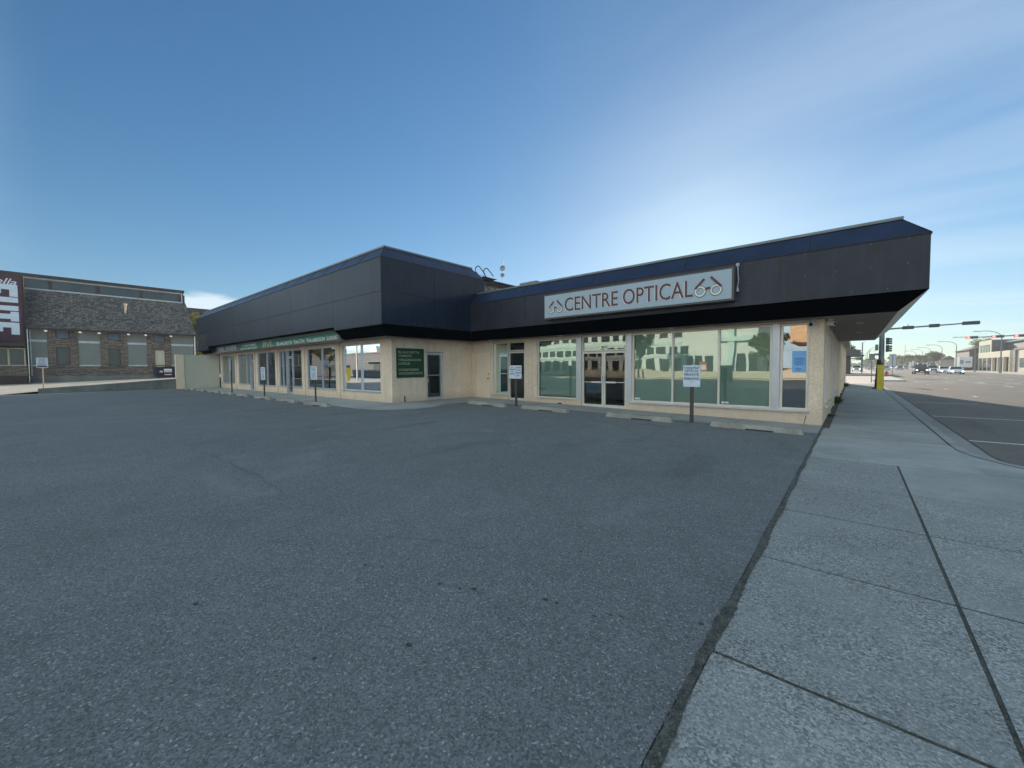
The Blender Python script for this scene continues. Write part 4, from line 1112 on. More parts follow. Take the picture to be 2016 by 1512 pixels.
# free-standing parking signs on posts
def parking_sign(loc, h, w_, hh, rz, label, rows=None, kind='b', group=None, tilt=0.0, sq=False, pr=.035, bz=None):
    t = thing('parking_sign', label, 'parking sign', loc, rz, group)
    mb = MB(); z1 = h - .02
    if sq: mb.box(-.045, .045, .012, .07, -.05, h - .1)
    else: mb.cyl((0, .05, -.05), (tilt, .05, z1), pr, pr, 12)
    mb.build('post', 'post', t, local=True)
    mb = MB(); mb.box(tilt - w_ / 2, tilt + w_ / 2, 0, .008, h - hh, h)
    b_ = mb.build('board', 'signwhite', t, local=True)
    mb = MB()
    if rows:
        for (s, x, z, ww, tt) in rows: put_text(mb, s, (tilt + x, -.004, z), (1, 0, 0), (0, 0, 1), ww, tt, depth=.003, bold=.018)
    else: lines_text(mb, (tilt - w_ * .42, -.001, h - hh * .95), (1, 0, 0), (0, 0, 1), w_ * .84, hh * .5, 5, int(loc[0] * -7)); lines_text(mb, (tilt - w_ * .42, -.001, h - hh * .4), (1, 0, 0), (0, 0, 1), w_ * .84, hh * .33, 3, int(loc[0] * -5))
    mb.build('lettering', 'signtext', b_, local=True)
    mb = MB()
    for sx_ in (-1, 1):
        for zz in (h - .04, h - hh + .04): mb.cyl((tilt + sx_ * (w_ / 2 - .035), -.006, zz), (tilt + sx_ * (w_ / 2 - .035), .001, zz), .010, .010, 8)
    mb.cyl((tilt, -.008, h - .11), (tilt, 0, h - .11), .012, .012, 8); mb.cyl((tilt, -.008, h - hh * .75), (tilt, 0, h - hh * .75), .012, .012, 8)
    build_each(mb, 'bolt', 'lens', b_, local=True)
    return t
parking_sign((-3.42, 11.66, gz(-3.4)), 1.60, .45, .60, R(0), 'white private parking sign on a dark post before the blinds, nearest the street', sq=True,
             rows=[('CENTRE', -.185, 1.49, .37, .065), ('OPTICAL', -.185, 1.41, .37, .06), ('PRIVATE', -.19, 1.305, .38, .07), ('PARKING', -.20, 1.19, .40, .075)])
parking_sign((-9.78, 11.62, gz(-9.8)), 1.55, .62, .50, R(0), 'wide two-column white parking sign on a brown post before the black shop door', pr=.048,
             rows=[('NO', -.20, 1.455, .09, .045), ('PARKING', -.285, 1.375, .26, .048), ('OR', -.20, 1.29, .09, .045), ('STOPPING', -.285, 1.21, .26, .048),
                   ('CENTRE', .03, 1.44, .24, .05), ('OPTICAL', .03, 1.34, .25, .055), ('PARKING', .03, 1.24, .25, .055), ('ONLY', .07, 1.14, .16, .055)])
parking_sign((-16.96, 7.24, .22), 1.52, .46, .56, R(8), 'narrow white parking sign before the second window from the stucco corner', tilt=-.03, pr=.035)
parking_sign((-23.3, 7.36, .22), 1.52, .44, .66, R(8), 'narrow white parking sign between the two glass doors of the left wing', pr=.035)
parking_sign((-29.3, 7.47, .22), 2.05, .45, .75, R(-9), 'parking sign seen edge-on before the last windows of the left wing', pr=.035)
t = parking_sign((-40.0, -.08, alley(-40, -.08)), 2.08, .50, .66, R(80), 'white and navy notice on a pale timber post at the end of the retaining wall', pr=.03)
for ch in t.children:
    if ch.name.startswith('post'): ch.data = ch.data.copy(); ch.data.materials[0] = M['wood']
mb = MB(); mb.box(-.22, .22, -.004, -.001, 1.47, 1.55); o = mb.build('stripe', 'navy', t, local=True)

# wheel stops
t = thing('wheel_stop', '', 'wheel stop', (0, 0, 0), 0, 'concrete wheel stops')
mb = MB(); L_ = 1.0
def stop_part(x0, x1, z0, e0=0, e1=0):
    mb.hull8([(x0, -.085, z0), (x1, -.085, z0), (x1, .085, z0), (x0, .085, z0)], [(x0 + e0, -.055, .13), (x1 - e1, -.055, .13), (x1 - e1, .055, .13), (x0 + e0, .055, .13)])
stop_part(-L_, -.18, .0, .05, 0); stop_part(-.18, .42, .032); stop_part(.42, L_, .0, 0, .05)
mb.build('block', 'stop', t, local=True)
mb = MB()
for x in (-.7, .7): mb.cyl((x, 0, .12), (x, 0, .134), .016, .016, 8)
build_each(mb, 'pin', 'lens', t, local=True)
stops = [(-10.76, 11.05, -1, 'before the black shop door, left of the double door'), (-8.12, 11.18, -2, 'before the blinds window left of the double door'), (-4.80, 11.30, 1, 'before the double door and the left of the long blinds window'), (-1.85, 11.38, 0, 'at the street corner, chipped, nearest the sidewalk'),
         (-15.6, 6.72, 1, 'nearest the stucco corner, first in the left row'), (-18.5, 6.72, 0, 'second in the left row from the stucco corner'), (-21.35, 6.72, 1, 'third in the left row from the stucco corner'), (-24.3, 6.73, -1, 'fourth in the left row from the stucco corner'), (-27.2, 6.74, 0, 'fifth in the left row from the stucco corner'), (-30.0, 6.74, 2, 'sixth in the left row from the stucco corner'), (-32.9, 6.7, -1, 'seventh in the left row, second from the block wall'), (-35.8, 6.65, 3, 'last in the left row, next to the block wall')]
for i, (x, y, r, s) in enumerate(stops):
    o = t if i == 0 else dup(t, (0, 0, 0))
    sl_ = -math.atan(.22 / 13.4) if x > -14 else 0
    o.location = (x, y, gz(x) + .004); o.rotation_euler = (0, -sl_, R(r)); o['label'] = 'concrete wheel stop ' + s

# security cameras at the street corner
for (x, y, rz, lab) in ((-.86, 13.42, -20, 'white dome security camera under the soffit facing the lot'), (-.50, 13.62, 60, 'white dome security camera under the soffit facing the street')):
    t = thing('security_camera', lab, 'camera', (x, y, 2.85), R(rz), 'security cameras at the street corner')
    mb = MB(); mb.cyl((0, 0, 0), (0, 0, -.03), .07, .07, 16); mb.cyl((0, 0, -.03), (0, 0, -.07), .035, .035, 12); mb.build('mount', 'camwhite', t, local=True, smooth=False)
    mb = MB(); mb.cyl((0, .07, -.10), (0, -.11, -.14), .068, .062, 18); mb.build('housing', 'camwhite', t, local=True)
    mb = MB(); mb.cyl((0, -.111, -.14), (0, -.118, -.1415), .048, .044, 16); mb.build('lens', 'lens', t, local=True)

# weeds in the strip by the street wall
def weed(loc, s, n, lab):
    mb = MB(); rr = random.Random(int(loc[1] * 10)); L3 = Vector(loc)
    for i in range(n):
        a = rr.uniform(0, 6.28); l = s * rr.uniform(.35, 1.0); el = rr.uniform(.35, 1.3)
        b = L3 + Vector((rr.gauss(0, .04), rr.gauss(0, .25) * s * 2, 0)); d = Vector((math.cos(a) * math.cos(el), math.sin(a) * math.cos(el), math.sin(el)))
        sd_ = d.cross(Vector((0, 0, 1))).normalized() * .010
        p1 = b + d * l * .5; p2 = b + d * l + Vector((0, 0, -.15 * l))
        mb.poly([b - sd_ * .4, b + sd_ * .4, p1 + sd_ * 2, p1 - sd_ * 2]); mb.poly([p1 - sd_ * 2, p1 + sd_ * 2, p2])
    o = mb.build('weed', 'leaf', origin=loc); tagp(o, lab, 'weed', 'weeds along the street wall')
weed((-.52, 22.3, .003), .42, 220, 'tall green weed in the dirt strip by the street wall')
weed((-.52, 16.2, .003), .10, 60, 'low sparse weeds in the dirt strip close to the stucco corner')
weed((-.45, 40.0, .003), .5, 150, 'farther dark green weed by the neighbouring shop')

# ================================================================ ROOF THINGS
t = thing('roof_ladder', 'steel ladder with hooped handrails between the two roofs', 'ladder', (-13.3, 14.6, 4.9))
for i, y in enumerate((14.35, 14.95)):
    mb = MB(); top = Vector((-14.62, y, 6.46)); bot = Vector((-13.2, y, 4.87)); dv = (top - bot).normalized(); nv = Vector((-dv.z, 0, dv.x))
    if nv.z < 0: nv = -nv
    pts = [bot, top]; c = top + nv * .17
    for k in range(1, 12):
        a = math.pi * k / 11; pts.append(c - nv * .17 * math.cos(a) + dv * .17 * math.sin(a))
    e = pts[-1]; pts.append(e - dv * .55)
    mb.tube([tuple(p) for p in pts], .027, 8); mb.build('stringer', 'ladder', t)
mb = MB()
for k in range(7):
    p = bot.lerp(top, .1 + k * .135); mb.cyl((p.x, 14.35, p.z), (p.x, 14.95, p.z), .013, .013, 6)
build_each(mb, 'rung', 'pole', t)
mb = MB(); mb.box(-14.75, -13.9, 14.2, 15.1, 6.085, 6.12); mb.build('landing', 'brown', t)
t = thing('antenna_mast', 'thin roof mast carrying two round grey dish antennas', 'antenna', (-14.45, 16.2, 5.9))
mb = MB(); mb.cyl((-14.45, 16.2, 5.9), (-14.45, 16.2, 7.42), .015, .015, 8); mb.build('mast', 'pole', t)
for z, r, dx_ in ((6.92, .15, .06), (6.56, .11, .05)):
    mb = MB(); c = Vector((-14.45 + dx_, 16.12, z)); nrm = Vector((.5, -.85, .05)).normalized(); a = nrm.orthogonal().normalized(); b_ = nrm.cross(a); rings = []
    for k in range(5):
        q = k / 4; rings.append(mb._a([c + nrm * (.05 * q * q) + (a * math.cos(6.283 * i / 20) + b_ * math.sin(6.283 * i / 20)) * r * q for i in range(20)]))
    for k in range(4):
        for i in range(20): j = (i + 1) % 20; mb.f.append((rings[k] + i, rings[k] + j, rings[k + 1] + j, rings[k + 1] + i))
    mb.cyl(c, c + nrm * .09, .01, .01, 6); mb.cyl(c, c - nrm * .07, .03, .03, 8)
    mb.build('dish', 'post2', t)
t = thing('roof_vent', 'low cream roof hatch with a grey lid behind the right parapet', 'roof vent', (-14.1, 17.8, 5.6))
mb = MB(); mb.box(-14.15, -13.15, 17.4, 18.2, 4.86, 6.18); mb.build('body', 'stucco', t)
mb = MB(); mb.box(-14.22, -13.08, 17.33, 18.27, 6.182, 6.30); mb.build('lid', 'cap', t)

# ================================================================ LEFT SIDE
t = thing('block_wall', 'painted pale green block wall at the far end of the left wing', 'wall', (-38.5, 7.8, .2))
mb = MB(); mb.box(-38.62, -38.4, 6.86, 9.06, .1, 2.77); mb.build('blocks', 'block', t)
mb = MB(); mb.box(-38.64, -38.36, 6.36, 6.858, .1, 2.785); mb.build('end_pier', 'cream', t)
t = thing('retaining_wall', 'low stained concrete retaining wall sloping along the alley', 'wall', (-38.3, 3, .2))
mb = MB()
mb.hull8([(-38.62, -.3, .1), (-38.42, -.3, .1), (-38.42, 3.2, .1), (-38.62, 3.2, .1)], [(-38.62, -.3, .53), (-38.42, -.3, .53), (-38.42, 3.2, .76), (-38.62, 3.2, .76)])
mb.hull8([(-38.62, 3.215, .1), (-38.42, 3.215, .1), (-38.42, 6.355, .1), (-38.62, 6.355, .1)], [(-38.62, 3.215, .76), (-38.42, 3.215, .76), (-38.42, 6.355, .99), (-38.62, 6.355, .99)])
mb.build('concrete', 'retain', t)
# dumpster
t = thing('dumpster', 'navy blue steel dumpster with white sticker behind the retaining wall', 'dumpster', (-47.6, 7.1, alley(-47, 7)))
bz = alley(-47, 7)
mb = MB(); mb.hull8([(-48.4, 6.45, bz + .1), (-47.05, 6.45, bz + .1), (-47.05, 7.95, bz + .1), (-48.4, 7.95, bz + .1)], [(-48.5, 6.40, bz + 1.0), (-46.95, 6.40, bz + 1.0), (-46.95, 8.0, bz + 1.0), (-48.5, 8.0, bz + 1.0)])
for z in (.25, .62, .9): mb.box(-46.99, -46.90, 6.42, 7.98, bz + z, bz + z + .05)
mb.build('bin', 'navy', t)
mb = MB(); mb.hull8([(-48.52, 6.38, bz + 1.0), (-46.93, 6.38, bz + 1.0), (-46.93, 8.02, bz + 1.0), (-48.52, 8.02, bz + 1.0)], [(-48.52, 6.38, bz + 1.12), (-46.95, 6.38, bz + 1.03), (-46.95, 8.02, bz + 1.03), (-48.52, 8.02, bz + 1.12)]); mb.build('lid', 'lens', t)
mb = MB(); mb.box(-46.915, -46.90, 6.95, 7.50, bz + .55, bz + .86); mb.box(-46.915, -46.90, 6.65, 6.87, bz + .55, bz + .70); mb.box(-46.91, -46.895, 6.98, 7.48, bz + .32, bz + .38); mb.build('sticker', 'white', t)
mb = MB()
for y in (6.6, 7.8): mb.cyl((-47.2, y - .03, bz + .06), (-47.2, y + .03, bz + .06), .06, .06, 10)
build_each(mb, 'castor', 'rubber', t)

# stone-and-siding building (faces +X)
XB = -52.0
t = thing('stone_building', 'two storey grey-green siding and ledgestone building with steep shingle roof', 'building', (XB, 4, .7))
ZG = .55
mb = MB(); mb.box(XB - .3, XB - .02, -.80, 10.1, .3, 1.20); mb.build('foundation', 'retain', t)
cols = [(.24, 2.02), (3.37, 5.15), (6.52, 8.33)]
wn = [((.73, 1.50, 2.13, 3.66), (.73, 1.50, 4.40, 5.14)), ((3.87, 4.67, 2.11, 3.65), (3.87, 4.69, 4.41, 5.10)), ((7.05, 7.86, 2.11, 3.63), (7.04, 7.86, 4.41, 5.10))]
mb = MB(); mb.box(XB - .3, XB, -.80, 10.1, 1.20, 1.98)
for (a, b), (w1, w2) in zip(cols, wn): wall_open(mb, a, b, 1.981, 5.3, XB - .3, XB + .06, [], 'Y') if False else None
for (a, b), (w1, w2) in zip(cols, wn):
    p, q = w1[0], w1[1]
    mb.box(XB - .3, XB + .06, a, p, 1.983, 5.28); mb.box(XB - .3, XB + .06, q, b, 1.983, 5.28)
    mb.box(XB - .3, XB + .06, p, q, 1.983, w1[2]); mb.box(XB - .3, XB + .06, p, q, w1[3], w2[2]); mb.box(XB - .3, XB + .06, p, q, w2[3], 5.28)
mb.build('stone_wall', 'stone', t)
mb = MB()
for a, b in ((-.80, .24), (2.02, 3.37), (5.15, 6.52), (8.33, 10.1)): mb.box(XB - .3, XB, a + .001, b - .001, 1.983, 5.28)
build_each(mb, 'siding', 'siding', t)
mb = MB()
for a, b in ((-.80, .24), (2.02, 3.37), (5.15, 6.52), (8.33, 10.1)):
    mb.box(XB + .001, XB + .03, a + .01, b - .01, 4.08, 4.26); mb.box(XB + .001, XB + .03, a + .01, b - .01, 2.06, 2.15)
build_each(mb, 'trim', 'trimw', t)
mb = MB()
for (a, b) in cols: mb.box(XB + .061, XB + .14, a + .05, b - .1, 1.72, 1.79)
build_each(mb, 'stone_sill', 'retain', t)
for k, (w1, w2) in enumerate(wn):
    for j, (p, q, z0, z1) in enumerate((w1, w2)):
        mb = MB()
        for (a, b, c, d) in ((p, p + .04, z0, z1), (q - .04, q, z0, z1), (p + .04, q - .04, z1 - .04, z1), (p + .04, q - .04, z0, z0 + .04)): mb.box(XB - .1, XB - .03, a, b, c, d)
        f = mb.build('window', 'brown', t)
        mb = MB(); mb.poly([(XB - .06, p + .04, z0 + .04), (XB - .06, q - .04, z0 + .04), (XB - .06, q - .04, z1 - .04), (XB - .06, p + .04, z1 - .04)])
        if j == 0 and k == 2: mb.build('pane', 'beige', f, label='window blocked by a beige blind')
        elif j == 1: mb.build('pane', 'poster', f)
        else: mb.build('pane', 'winrow', f)
mb = MB(); mb.box(XB - 3, XB - .31, -.79, 10.09, .3, 5.25); mb.box(XB - 12, XB - 2.6, -.79, 10.02, .3, 9.6); mb.build('core', 'brown', t)
# shingle roof
mb = MB(); e0 = (XB + .55, 5.16); e1 = (-54.45, 8.66)
mb.hull8([(e0[0], -1.0, e0[1]), (e0[0], 10.25, e0[1]), (e0[0] - .05, 10.25, e0[1] + .12), (e0[0] - .05, -1.0, e0[1] + .12)], [(e1[0], -1.0, e1[1]), (e1[0], 10.05, e1[1]), (e1[0], 10.05, e1[1] + .10), (e1[0], -1.0, e1[1] + .10)])
mb.build('shingle_roof', 'shingle', t)
mb = MB(); mb.box(e0[0] + .001, e0[0] + .09, -1.0, 10.28, 5.06, 5.24); mb.box(XB + .065, e0[0], -1.0, 10.2, 5.10, 5.15); mb.build('gutter', 'brown', t)
# clerestory
XC = -54.5
mb = MB(); mb.box(XC, XC + .08, -1.06, 9.80, 8.68, 8.84); mb.box(XC, XC + .08, -1.06, 9.80, 9.66, 9.79); mb.box(XC, XC + .06, -1.06, -.94, 8.841, 9.679); mb.box(XC, XC + .06, 9.72, 9.80, 8.841, 9.679); mb.build('clerestory_trim', 'trimw', t)
mb = MB()
for (a, b) in ((.48, .69), (3.43, 3.66), (6.47, 6.69), (9.49, 9.72)): mb.box(XC - .05, XC + .02, a, b, 8.841, 9.679)
build_each(mb, 'clerestory_post', 'brown', t)
for (a, b) in ((-.94, .48), (.69, 2.07), (2.11, 3.43), (3.66, 5.04), (5.08, 6.47), (6.69, 8.06), (8.10, 9.49)):
    mb = MB(); mb.poly([(XC - .02, a, 8.84), (XC - .02, b, 8.84), (XC - .02, b, 9.68), (XC - .02, a, 9.68)]); mb.build('clerestory_pane', 'winrow', t)
mb = MB(); mb.box(XC - 8, XC + .25, -3.5, 9.95, 9.80, 10.06); mb.box(XC - 8, XC - .06, 9.82, 9.9, 8.5, 9.79); mb.build('flat_roof', 'brown', t)
mb = MB(); mb.cyl((-53.1, 5.23, 7.0), (-53.1, 5.23, 7.95), .08, .08, 12); mb.cyl((-53.1, 5.23, 7.86), (-53.1, 5.23, 8.02), .14, .14, 12); mb.build('flue', 'flue', t)
for y in (.15, 2.12, 3.29, 5.2, 6.4, 8.26):
    mb = MB(); mb.cyl((XB + .30, y - .02, 5.04), (XB + .36, y + .10, 4.98), .085, .06, 10); mb.build('floodlight', 'lampw', t)
mb = MB(); mb.tube([(XB + .08, -.68, 5.1), (XB + .08, -.68, 1.25)], .045, 8); mb.tube([(XB + .08, 10.2, 5.1), (XB + .08, 10.2, .9)], .05, 8); build_each(mb, 'downpipe', 'trimw', t)
# left, lower wing with the upright sign
XW = -51.0
mb = MB(); mb.box(XW - 3, XW - .35, -3.4, -.86, .3, 9.5); mb.box(XW - .34, XW, -3.4, -.86, .4, 1.26); mb.build('wing_core', 'brown', t)
mb = MB(); mb.box(XW - .34, XW, -3.4, -.86, 1.262, 2.05); mb.build('wing_stone', 'stone', t)
mb = MB(); mb.box(XW - .3, XW + .9, -3.4, -.95, 3.62, 3.95); mb.box(XW - .3, XW + 1.0, -3.42, -.93, 3.96, 4.02); mb.build('canopy', 'brown', t)
mb = MB(); mb.box(XW - .2, XW - .1, -1.02, -.95, 2.06, 3.5); mb.box(XW - .2, XW - .1, -1.86, -1.76, 2.06, 3.5); mb.box(XW - .2, XW - .1, -3.4, -.9, 3.42, 3.5); mb.box(XW - .2, XW - .05, -3.4, -.9, 2.055, 2.14)
f = mb.build('wing_window', 'beige', t)
mb = MB(); mb.poly([(XW - .15, -3.4, 2.1), (XW - .15, -1, 2.1), (XW - .15, -1, 3.45), (XW - .15, -3.4, 3.45)]); mb.build('pane', 'winrow', f)
G = thing('upright_sign', 'tall maroon upright sign with pale block letters at the left picture edge', 'sign', (XW, -2.2, 4.05))
mb = MB(); mb.box(XW - .1, XW, -3.4, -1.0, 4.05, 9.22); mb.build('board', 'maroonboard', G)
mb = MB()
def blk(v0, v1, z0, z1): mb.box(XW + .001, XW + .05, v0, v1, z0, z1)
v0, v1 = -3.30, -1.17; H_ = v1 - v0; th = .40
def letter(ch, zt_, wd):
    zb_ = zt_ - wd; ar = .42
    if ch == 'E':
        blk(v0, v1, zt_ - th, zt_)
        for c in (v0 + ar / 2, (v0 + v1) / 2, v1 - ar / 2): blk(c - (ar / 2 if c != (v0 + v1) / 2 else .24), c + (ar / 2 if c != (v0 + v1) / 2 else .24), zb_ + (.0 if c != (v0 + v1) / 2 else .22), zt_ - th)
    if ch == 'L': blk(v0, v1, zt_ - th, zt_); blk(v0, v0 + ar, zb_, zt_ - th)
    if ch == 'I': blk(v0, v1, zb_, zt_)
    if ch == 'T': blk(v0, v1 - ar, zt_ - wd / 2 - th / 2, zt_ - wd / 2 + th / 2); blk(v1 - ar, v1, zb_, zt_)
letter('E', 8.50, .95); letter('L', 7.49, .60); letter('I', 6.82, .38); letter('T', 6.36, .76); letter('E', 5.50, .95)
build_each(mb, 'block_letter_stroke', 'letterblue', G)
mb = MB(); put_text(mb, 'Bella', (XW + .01, -2.75, 8.56), (0, 1, -.09), (0, .0, 1), 1.55, .52, depth=.02, shear=.35, bold=.01); mb.build('script_letters', 'white', G)

# tree behind, dark building behind
def tree_data(seed, h, cr, n, leafm, trunk_h=.35, lean=0, ls=.16, dens=1.0):
    rr = random.Random(seed); tm = MB()
    th_ = h * trunk_h; ends = []
    def limb(p, d, l, r, dep):
        q = p + d * l; tm.cyl(p, q, r, r * .65, 6, caps=False)
        if dep == 0: ends.append(q); return
        for k in range(rr.choice((2, 3, 3))):
            a = rr.uniform(0, 6.28); nd = (d + Vector((math.cos(a), math.sin(a), rr.uniform(-.1, .5))) * rr.uniform(.5, .85)).normalized()
            limb(q, nd, l * rr.uniform(.62, .85), r * .62, dep - 1)
        ends.append(q)
    limb(Vector((0, 0, -.1)), Vector((rr.uniform(-.05, .05) + lean, rr.uniform(-.05, .05), 1)).normalized(), th_, h * .022, 3)
    zs = max(e.z for e in ends)
    sc_ = (h * .93) / max(zs, .1)
    cm_ = MB(); cen = []
    for e in ends:
        cen.append((Vector((e.x * cr / (h * .42), e.y * cr / (h * .42), min(h * .93, e.z))), rr.uniform(.45, 1.0) * cr * .34))
    for k in range(10):
        a = rr.uniform(0, 6.28); q = rr.random() ** .5 * cr * .8; cen.append((Vector((q * math.cos(a), q * math.sin(a), h * rr.uniform(.45, .9))), cr * rr.uniform(.18, .38)))
    for i in range(n):
        c, r = rr.choice(cen)
        v = Vector((rr.gauss(0, 1), rr.gauss(0, 1), rr.gauss(0, .8))).normalized() * r * rr.random() ** .4
        p = c + v; a = Vector((rr.gauss(0, 1), rr.gauss(0, 1), rr.gauss(0, 1))).normalized(); b = a.orthogonal().normalized(); s = ls * rr.uniform(.6, 1.4)
        cm_.poly([p - a * s, p - b * s * .6, p + a * s, p + b * s * .6])
    return tm, cm_
def make_tree(loc, h, cr, n, leafm, label, seed=1, name='tree', group=None, **k):
    t = thing(name, label, 'tree', loc, 0, group)
    tm, cm_ = tree_data(seed, h, cr, n, leafm, **k)
    tm.build('trunk', 'bark', t, local=True); cm_.build('crown', leafm, t, local=True)
    return t
make_tree((-62, 12.6, .7), 8.6, 2.2, 5200, 'leafy', 'yellow-green tree between the stone building and the dark roof behind', seed=4, ls=.13)
t = thing('flat_roofed_building', 'dark flat-roofed building far behind the left wing', 'building', (-82, 22, 0))
mb = MB(); mb.box(-90, -76, 12.2, 40, 0, 10.3); mb.build('wall', 'darkclad', t)
mb = MB(); mb.box(-90.3, -75.6, 12.0, 40.2, 10.3, 10.95); mb.build('roof', 'brown', t)
mb = MB()
for y in (14, 18, 22, 26): mb.box(-75.98, -75.95, y, y + 2, 5, 7)
build_each(mb, 'window', 'winrow', t)

# ================================================================ NEIGHBOUR ALONG THE STREET
t = thing('neighbouring_storefront', 'narrow tan storefront block with white window frames beyond the street overhang', 'building', (-7, 37, 0))
mb = MB(); ops = [(27.4, 30.2, .7, 2.9), (30.9, 33.6, .7, 2.9), (34.4, 37.2, .7, 2.9), (38.0, 40.8, .7, 2.9), (41.6, 44.6, .7, 2.9)]
wall_open(mb, 26.62, 47.6, -.12, 6.3, -.86, -.60, ops, 'Y'); mb.box(-14, -.861, 47.3, 47.6, -.1, 6.3); mb.box(-14, -.861, 26.62, 47.29, 6.1, 6.28)
mb.build('wall', 'stucco', t)
mb = MB(); mb.box(-.598, -.25, 27, 46.8, 3.0, 3.5); mb.build('cornice', 'beige', t)
mb = MB()
for y in (27.0, 30.4, 33.9, 37.5, 41.1, 44.9): mb.box(-.598, -.54, y, y + .3, -.1, 2.98)
build_each(mb, 'pilaster', 'cream', t)
for (a, b, c, d) in ops: win_y(a, b, c, d, -.602, parent=t, glass='glass_dark', fr='trimw')
mb = MB(); mb.poly([(-3, 26.7, 0), (-3, 46.4, 0), (-3, 46.4, 4), (-3, 26.7, 4)]); mb.build('interior', 'room', t)
# canopy building across the side street
t = thing('canopy_shop', 'low shop with a dark flat canopy across the side street', 'building', (-8, 106, 0))
mb = MB(); mb.box(-20, -.55, 100, 116, -.1, 3.3); mb.build('wall', 'brown', t)
mb = MB(); mb.box(-21, 1.4, 99, 112, 3.45, 3.65); mb.box(-21, .9, 99.5, 112, 3.66, 4.6); mb.build('canopy', 'darkclad', t)
mb = MB(); mb.box(-2.2, -1.2, 99.95, 99.99, .9, 2.7); mb.build('window', 'trimw', t)
mb = MB(); mb.box(-.5, 1.2, 108, 108.2, 3.0, 3.2); mb.cyl((1.2, 108, -.1), (1.2, 108, 3.44), .07); mb.build('canopy_post', 'pole', t)

# ================================================================ TRAFFIC SIGNALS, SIGNS
t = thing('traffic_signal_pole', 'thick dark traffic signal pole at the sidewalk edge with a long mast arm', 'traffic signal', (1.36, 37.6, 0))
mb = MB(); mb.cyl((1.42, 37.6, 0), (1.42, 37.6, 4.6), .17, .13, 18); mb.build('pole', 'pole', t)
mb = MB(); mb.cyl((1.22, 37.5, 0), (1.30, 37.5, 2.0), .13, .11, 14); mb.cyl((1.22, 37.5, 0), (1.22, 37.5, .06), .24, .24, 14); mb.build('black_base', 'rubber', t)
mb = MB(); mb.cyl((1.42, 37.6, 4.08), (5.86, 37.6, 4.23), .06, .035, 12); mb.build('mast_arm', 'pole', t)
for x0, x1 in ((2.41, 2.96), (3.65, 4.13), (5.10, 5.83)):
    za = 4.08 + (x0 - 1.42) * .034
    mb = MB(); mb.box(x0, x1, 37.48, 37.66, za - .10, za + .11); mb.build('signal_head', 'siggreen', t)
mb = MB(); mb.box(2.66, 2.70, 37.5, 37.6, 4.24, 4.34); mb.build('sensor', 'pole', t)
mb = MB()
for z0 in (2.55, 3.05):
    mb.box(1.62, 1.78, 37.35, 37.6, z0 - .02, z0 + .44)
    for k in range(3): mb.cyl((1.78, 37.5, z0 + .07 + k * .145), (1.93, 37.5, z0 + .05 + k * .145), .06, .065, 10)
mb.build('side_signals', 'siggreen', t)
mb = MB(); mb.box(1.08, 1.24, 37.3, 37.5, 2.65, 3.05); mb.box(1.04, 1.28, 37.4, 37.5, 2.30, 2.44); mb.build('walk_signal', 'pole', t)
t = thing('yellow_post', 'tall square yellow bollard with a black cap at the sidewalk edge', 'bollard', (1.33, 36.1, 0))
mb = MB(); mb.box(1.17, 1.50, 35.95, 36.25, 0, 1.66); mb.build('sleeve', 'yellow', t, bevel=.015)
mb = MB(); mb.cyl((1.32, 36.1, 1.662), (1.32, 36.1, 1.74), .19, .18, 12); mb.cyl((1.32, 36.1, 1.741), (1.30, 36.1, 1.86), .14, .07, 12); mb.build('cap', 'rubber', t)
def road_sign(loc, h, w_, hh, label, m_='post2', extra=None):
    t = thing('road_sign', label, 'road sign', loc)
    mb = MB(); mb.cyl((0, 0, 0), (0, 0, h), .035, .035, 8); mb.build('post', 'pole', t, local=True)
    mb = MB(); mb.box(-w_ / 2, w_ / 2, .04, .06, h - hh, h); mb.build('plate', m_, t, local=True)
    return t
road_sign((1.27, 51, 0), 2.72, .42, .55, 'small dark road sign seen from behind on the sidewalk left of the signal pole', 'pole')
road_sign((4.2, 79.5, 0), 3.25, .74, 1.6, 'tall pale grey road sign seen from behind beside the hydrant', 'carsilver')
t = thing('fire_hydrant', 'red fire hydrant on the far sidewalk corner', 'hydrant', (3.62, 80.5, 0))
mb = MB(); mb.cyl((3.62, 80.5, 0), (3.62, 80.5, .62), .15, .14, 14); mb.sphere((3.62, 80.5, .64), .16, 12, 8); mb.cyl((3.62, 80.5, .78), (3.62, 80.5, .88), .04, .04, 6); mb.cyl((3.62, 80.5, 0), (3.62, 80.5, .05), .2, .2, 14); mb.build('body', 'red', t, smooth=False)
mb = MB(); mb.cyl((3.5, 80.5, .5), (3.92, 80.5, .5), .07, .07, 10); mb.cyl((3.62, 80.5, .5), (3.62, 80.28, .5), .08, .08, 10); mb.build('nozzle', 'red', t)
# second arm, farther along, with red lights lit
t = thing('mast_arm_signal', 'traffic signal mast arm over the road with two red lights lit', 'traffic signal', (17.6, 80, 0))
mb = MB(); mb.cyl((17.6, 80, 0), (17.6, 80, 7.4), .17, .12, 14); mb.build('pole', 'pole', t)
mb = MB(); mb.cyl((17.6, 80, 5.33), (11.2, 80, 5.22), .09, .05, 10); mb.build('mast_arm', 'pole', t)
for x0 in (11.25, 13.45, 15.3):
    mb = MB(); mb.box(x0, x0 + 1.05, 79.80, 79.95, 5.08, 5.40); f = mb.build('signal_head', 'siggreen', t)
    mb = MB(); mb.cyl((x0 + .18, 79.80, 5.24), (x0 + .18, 79.72, 5.24), .13, .14, 14); mb.build('red_lens', 'sigred', f)
    mb = MB()
    for k in (.52, .86): mb.cyl((x0 + k, 79.80, 5.24), (x0 + k, 79.70, 5.24), .12, .13, 12)
    build_each(mb, 'visor', 'siggreen', f)
t = thing('side_street_signal_pole', 'slim grey signal pole at the far side-street corner', 'traffic signal', (1.55, 139, 0))
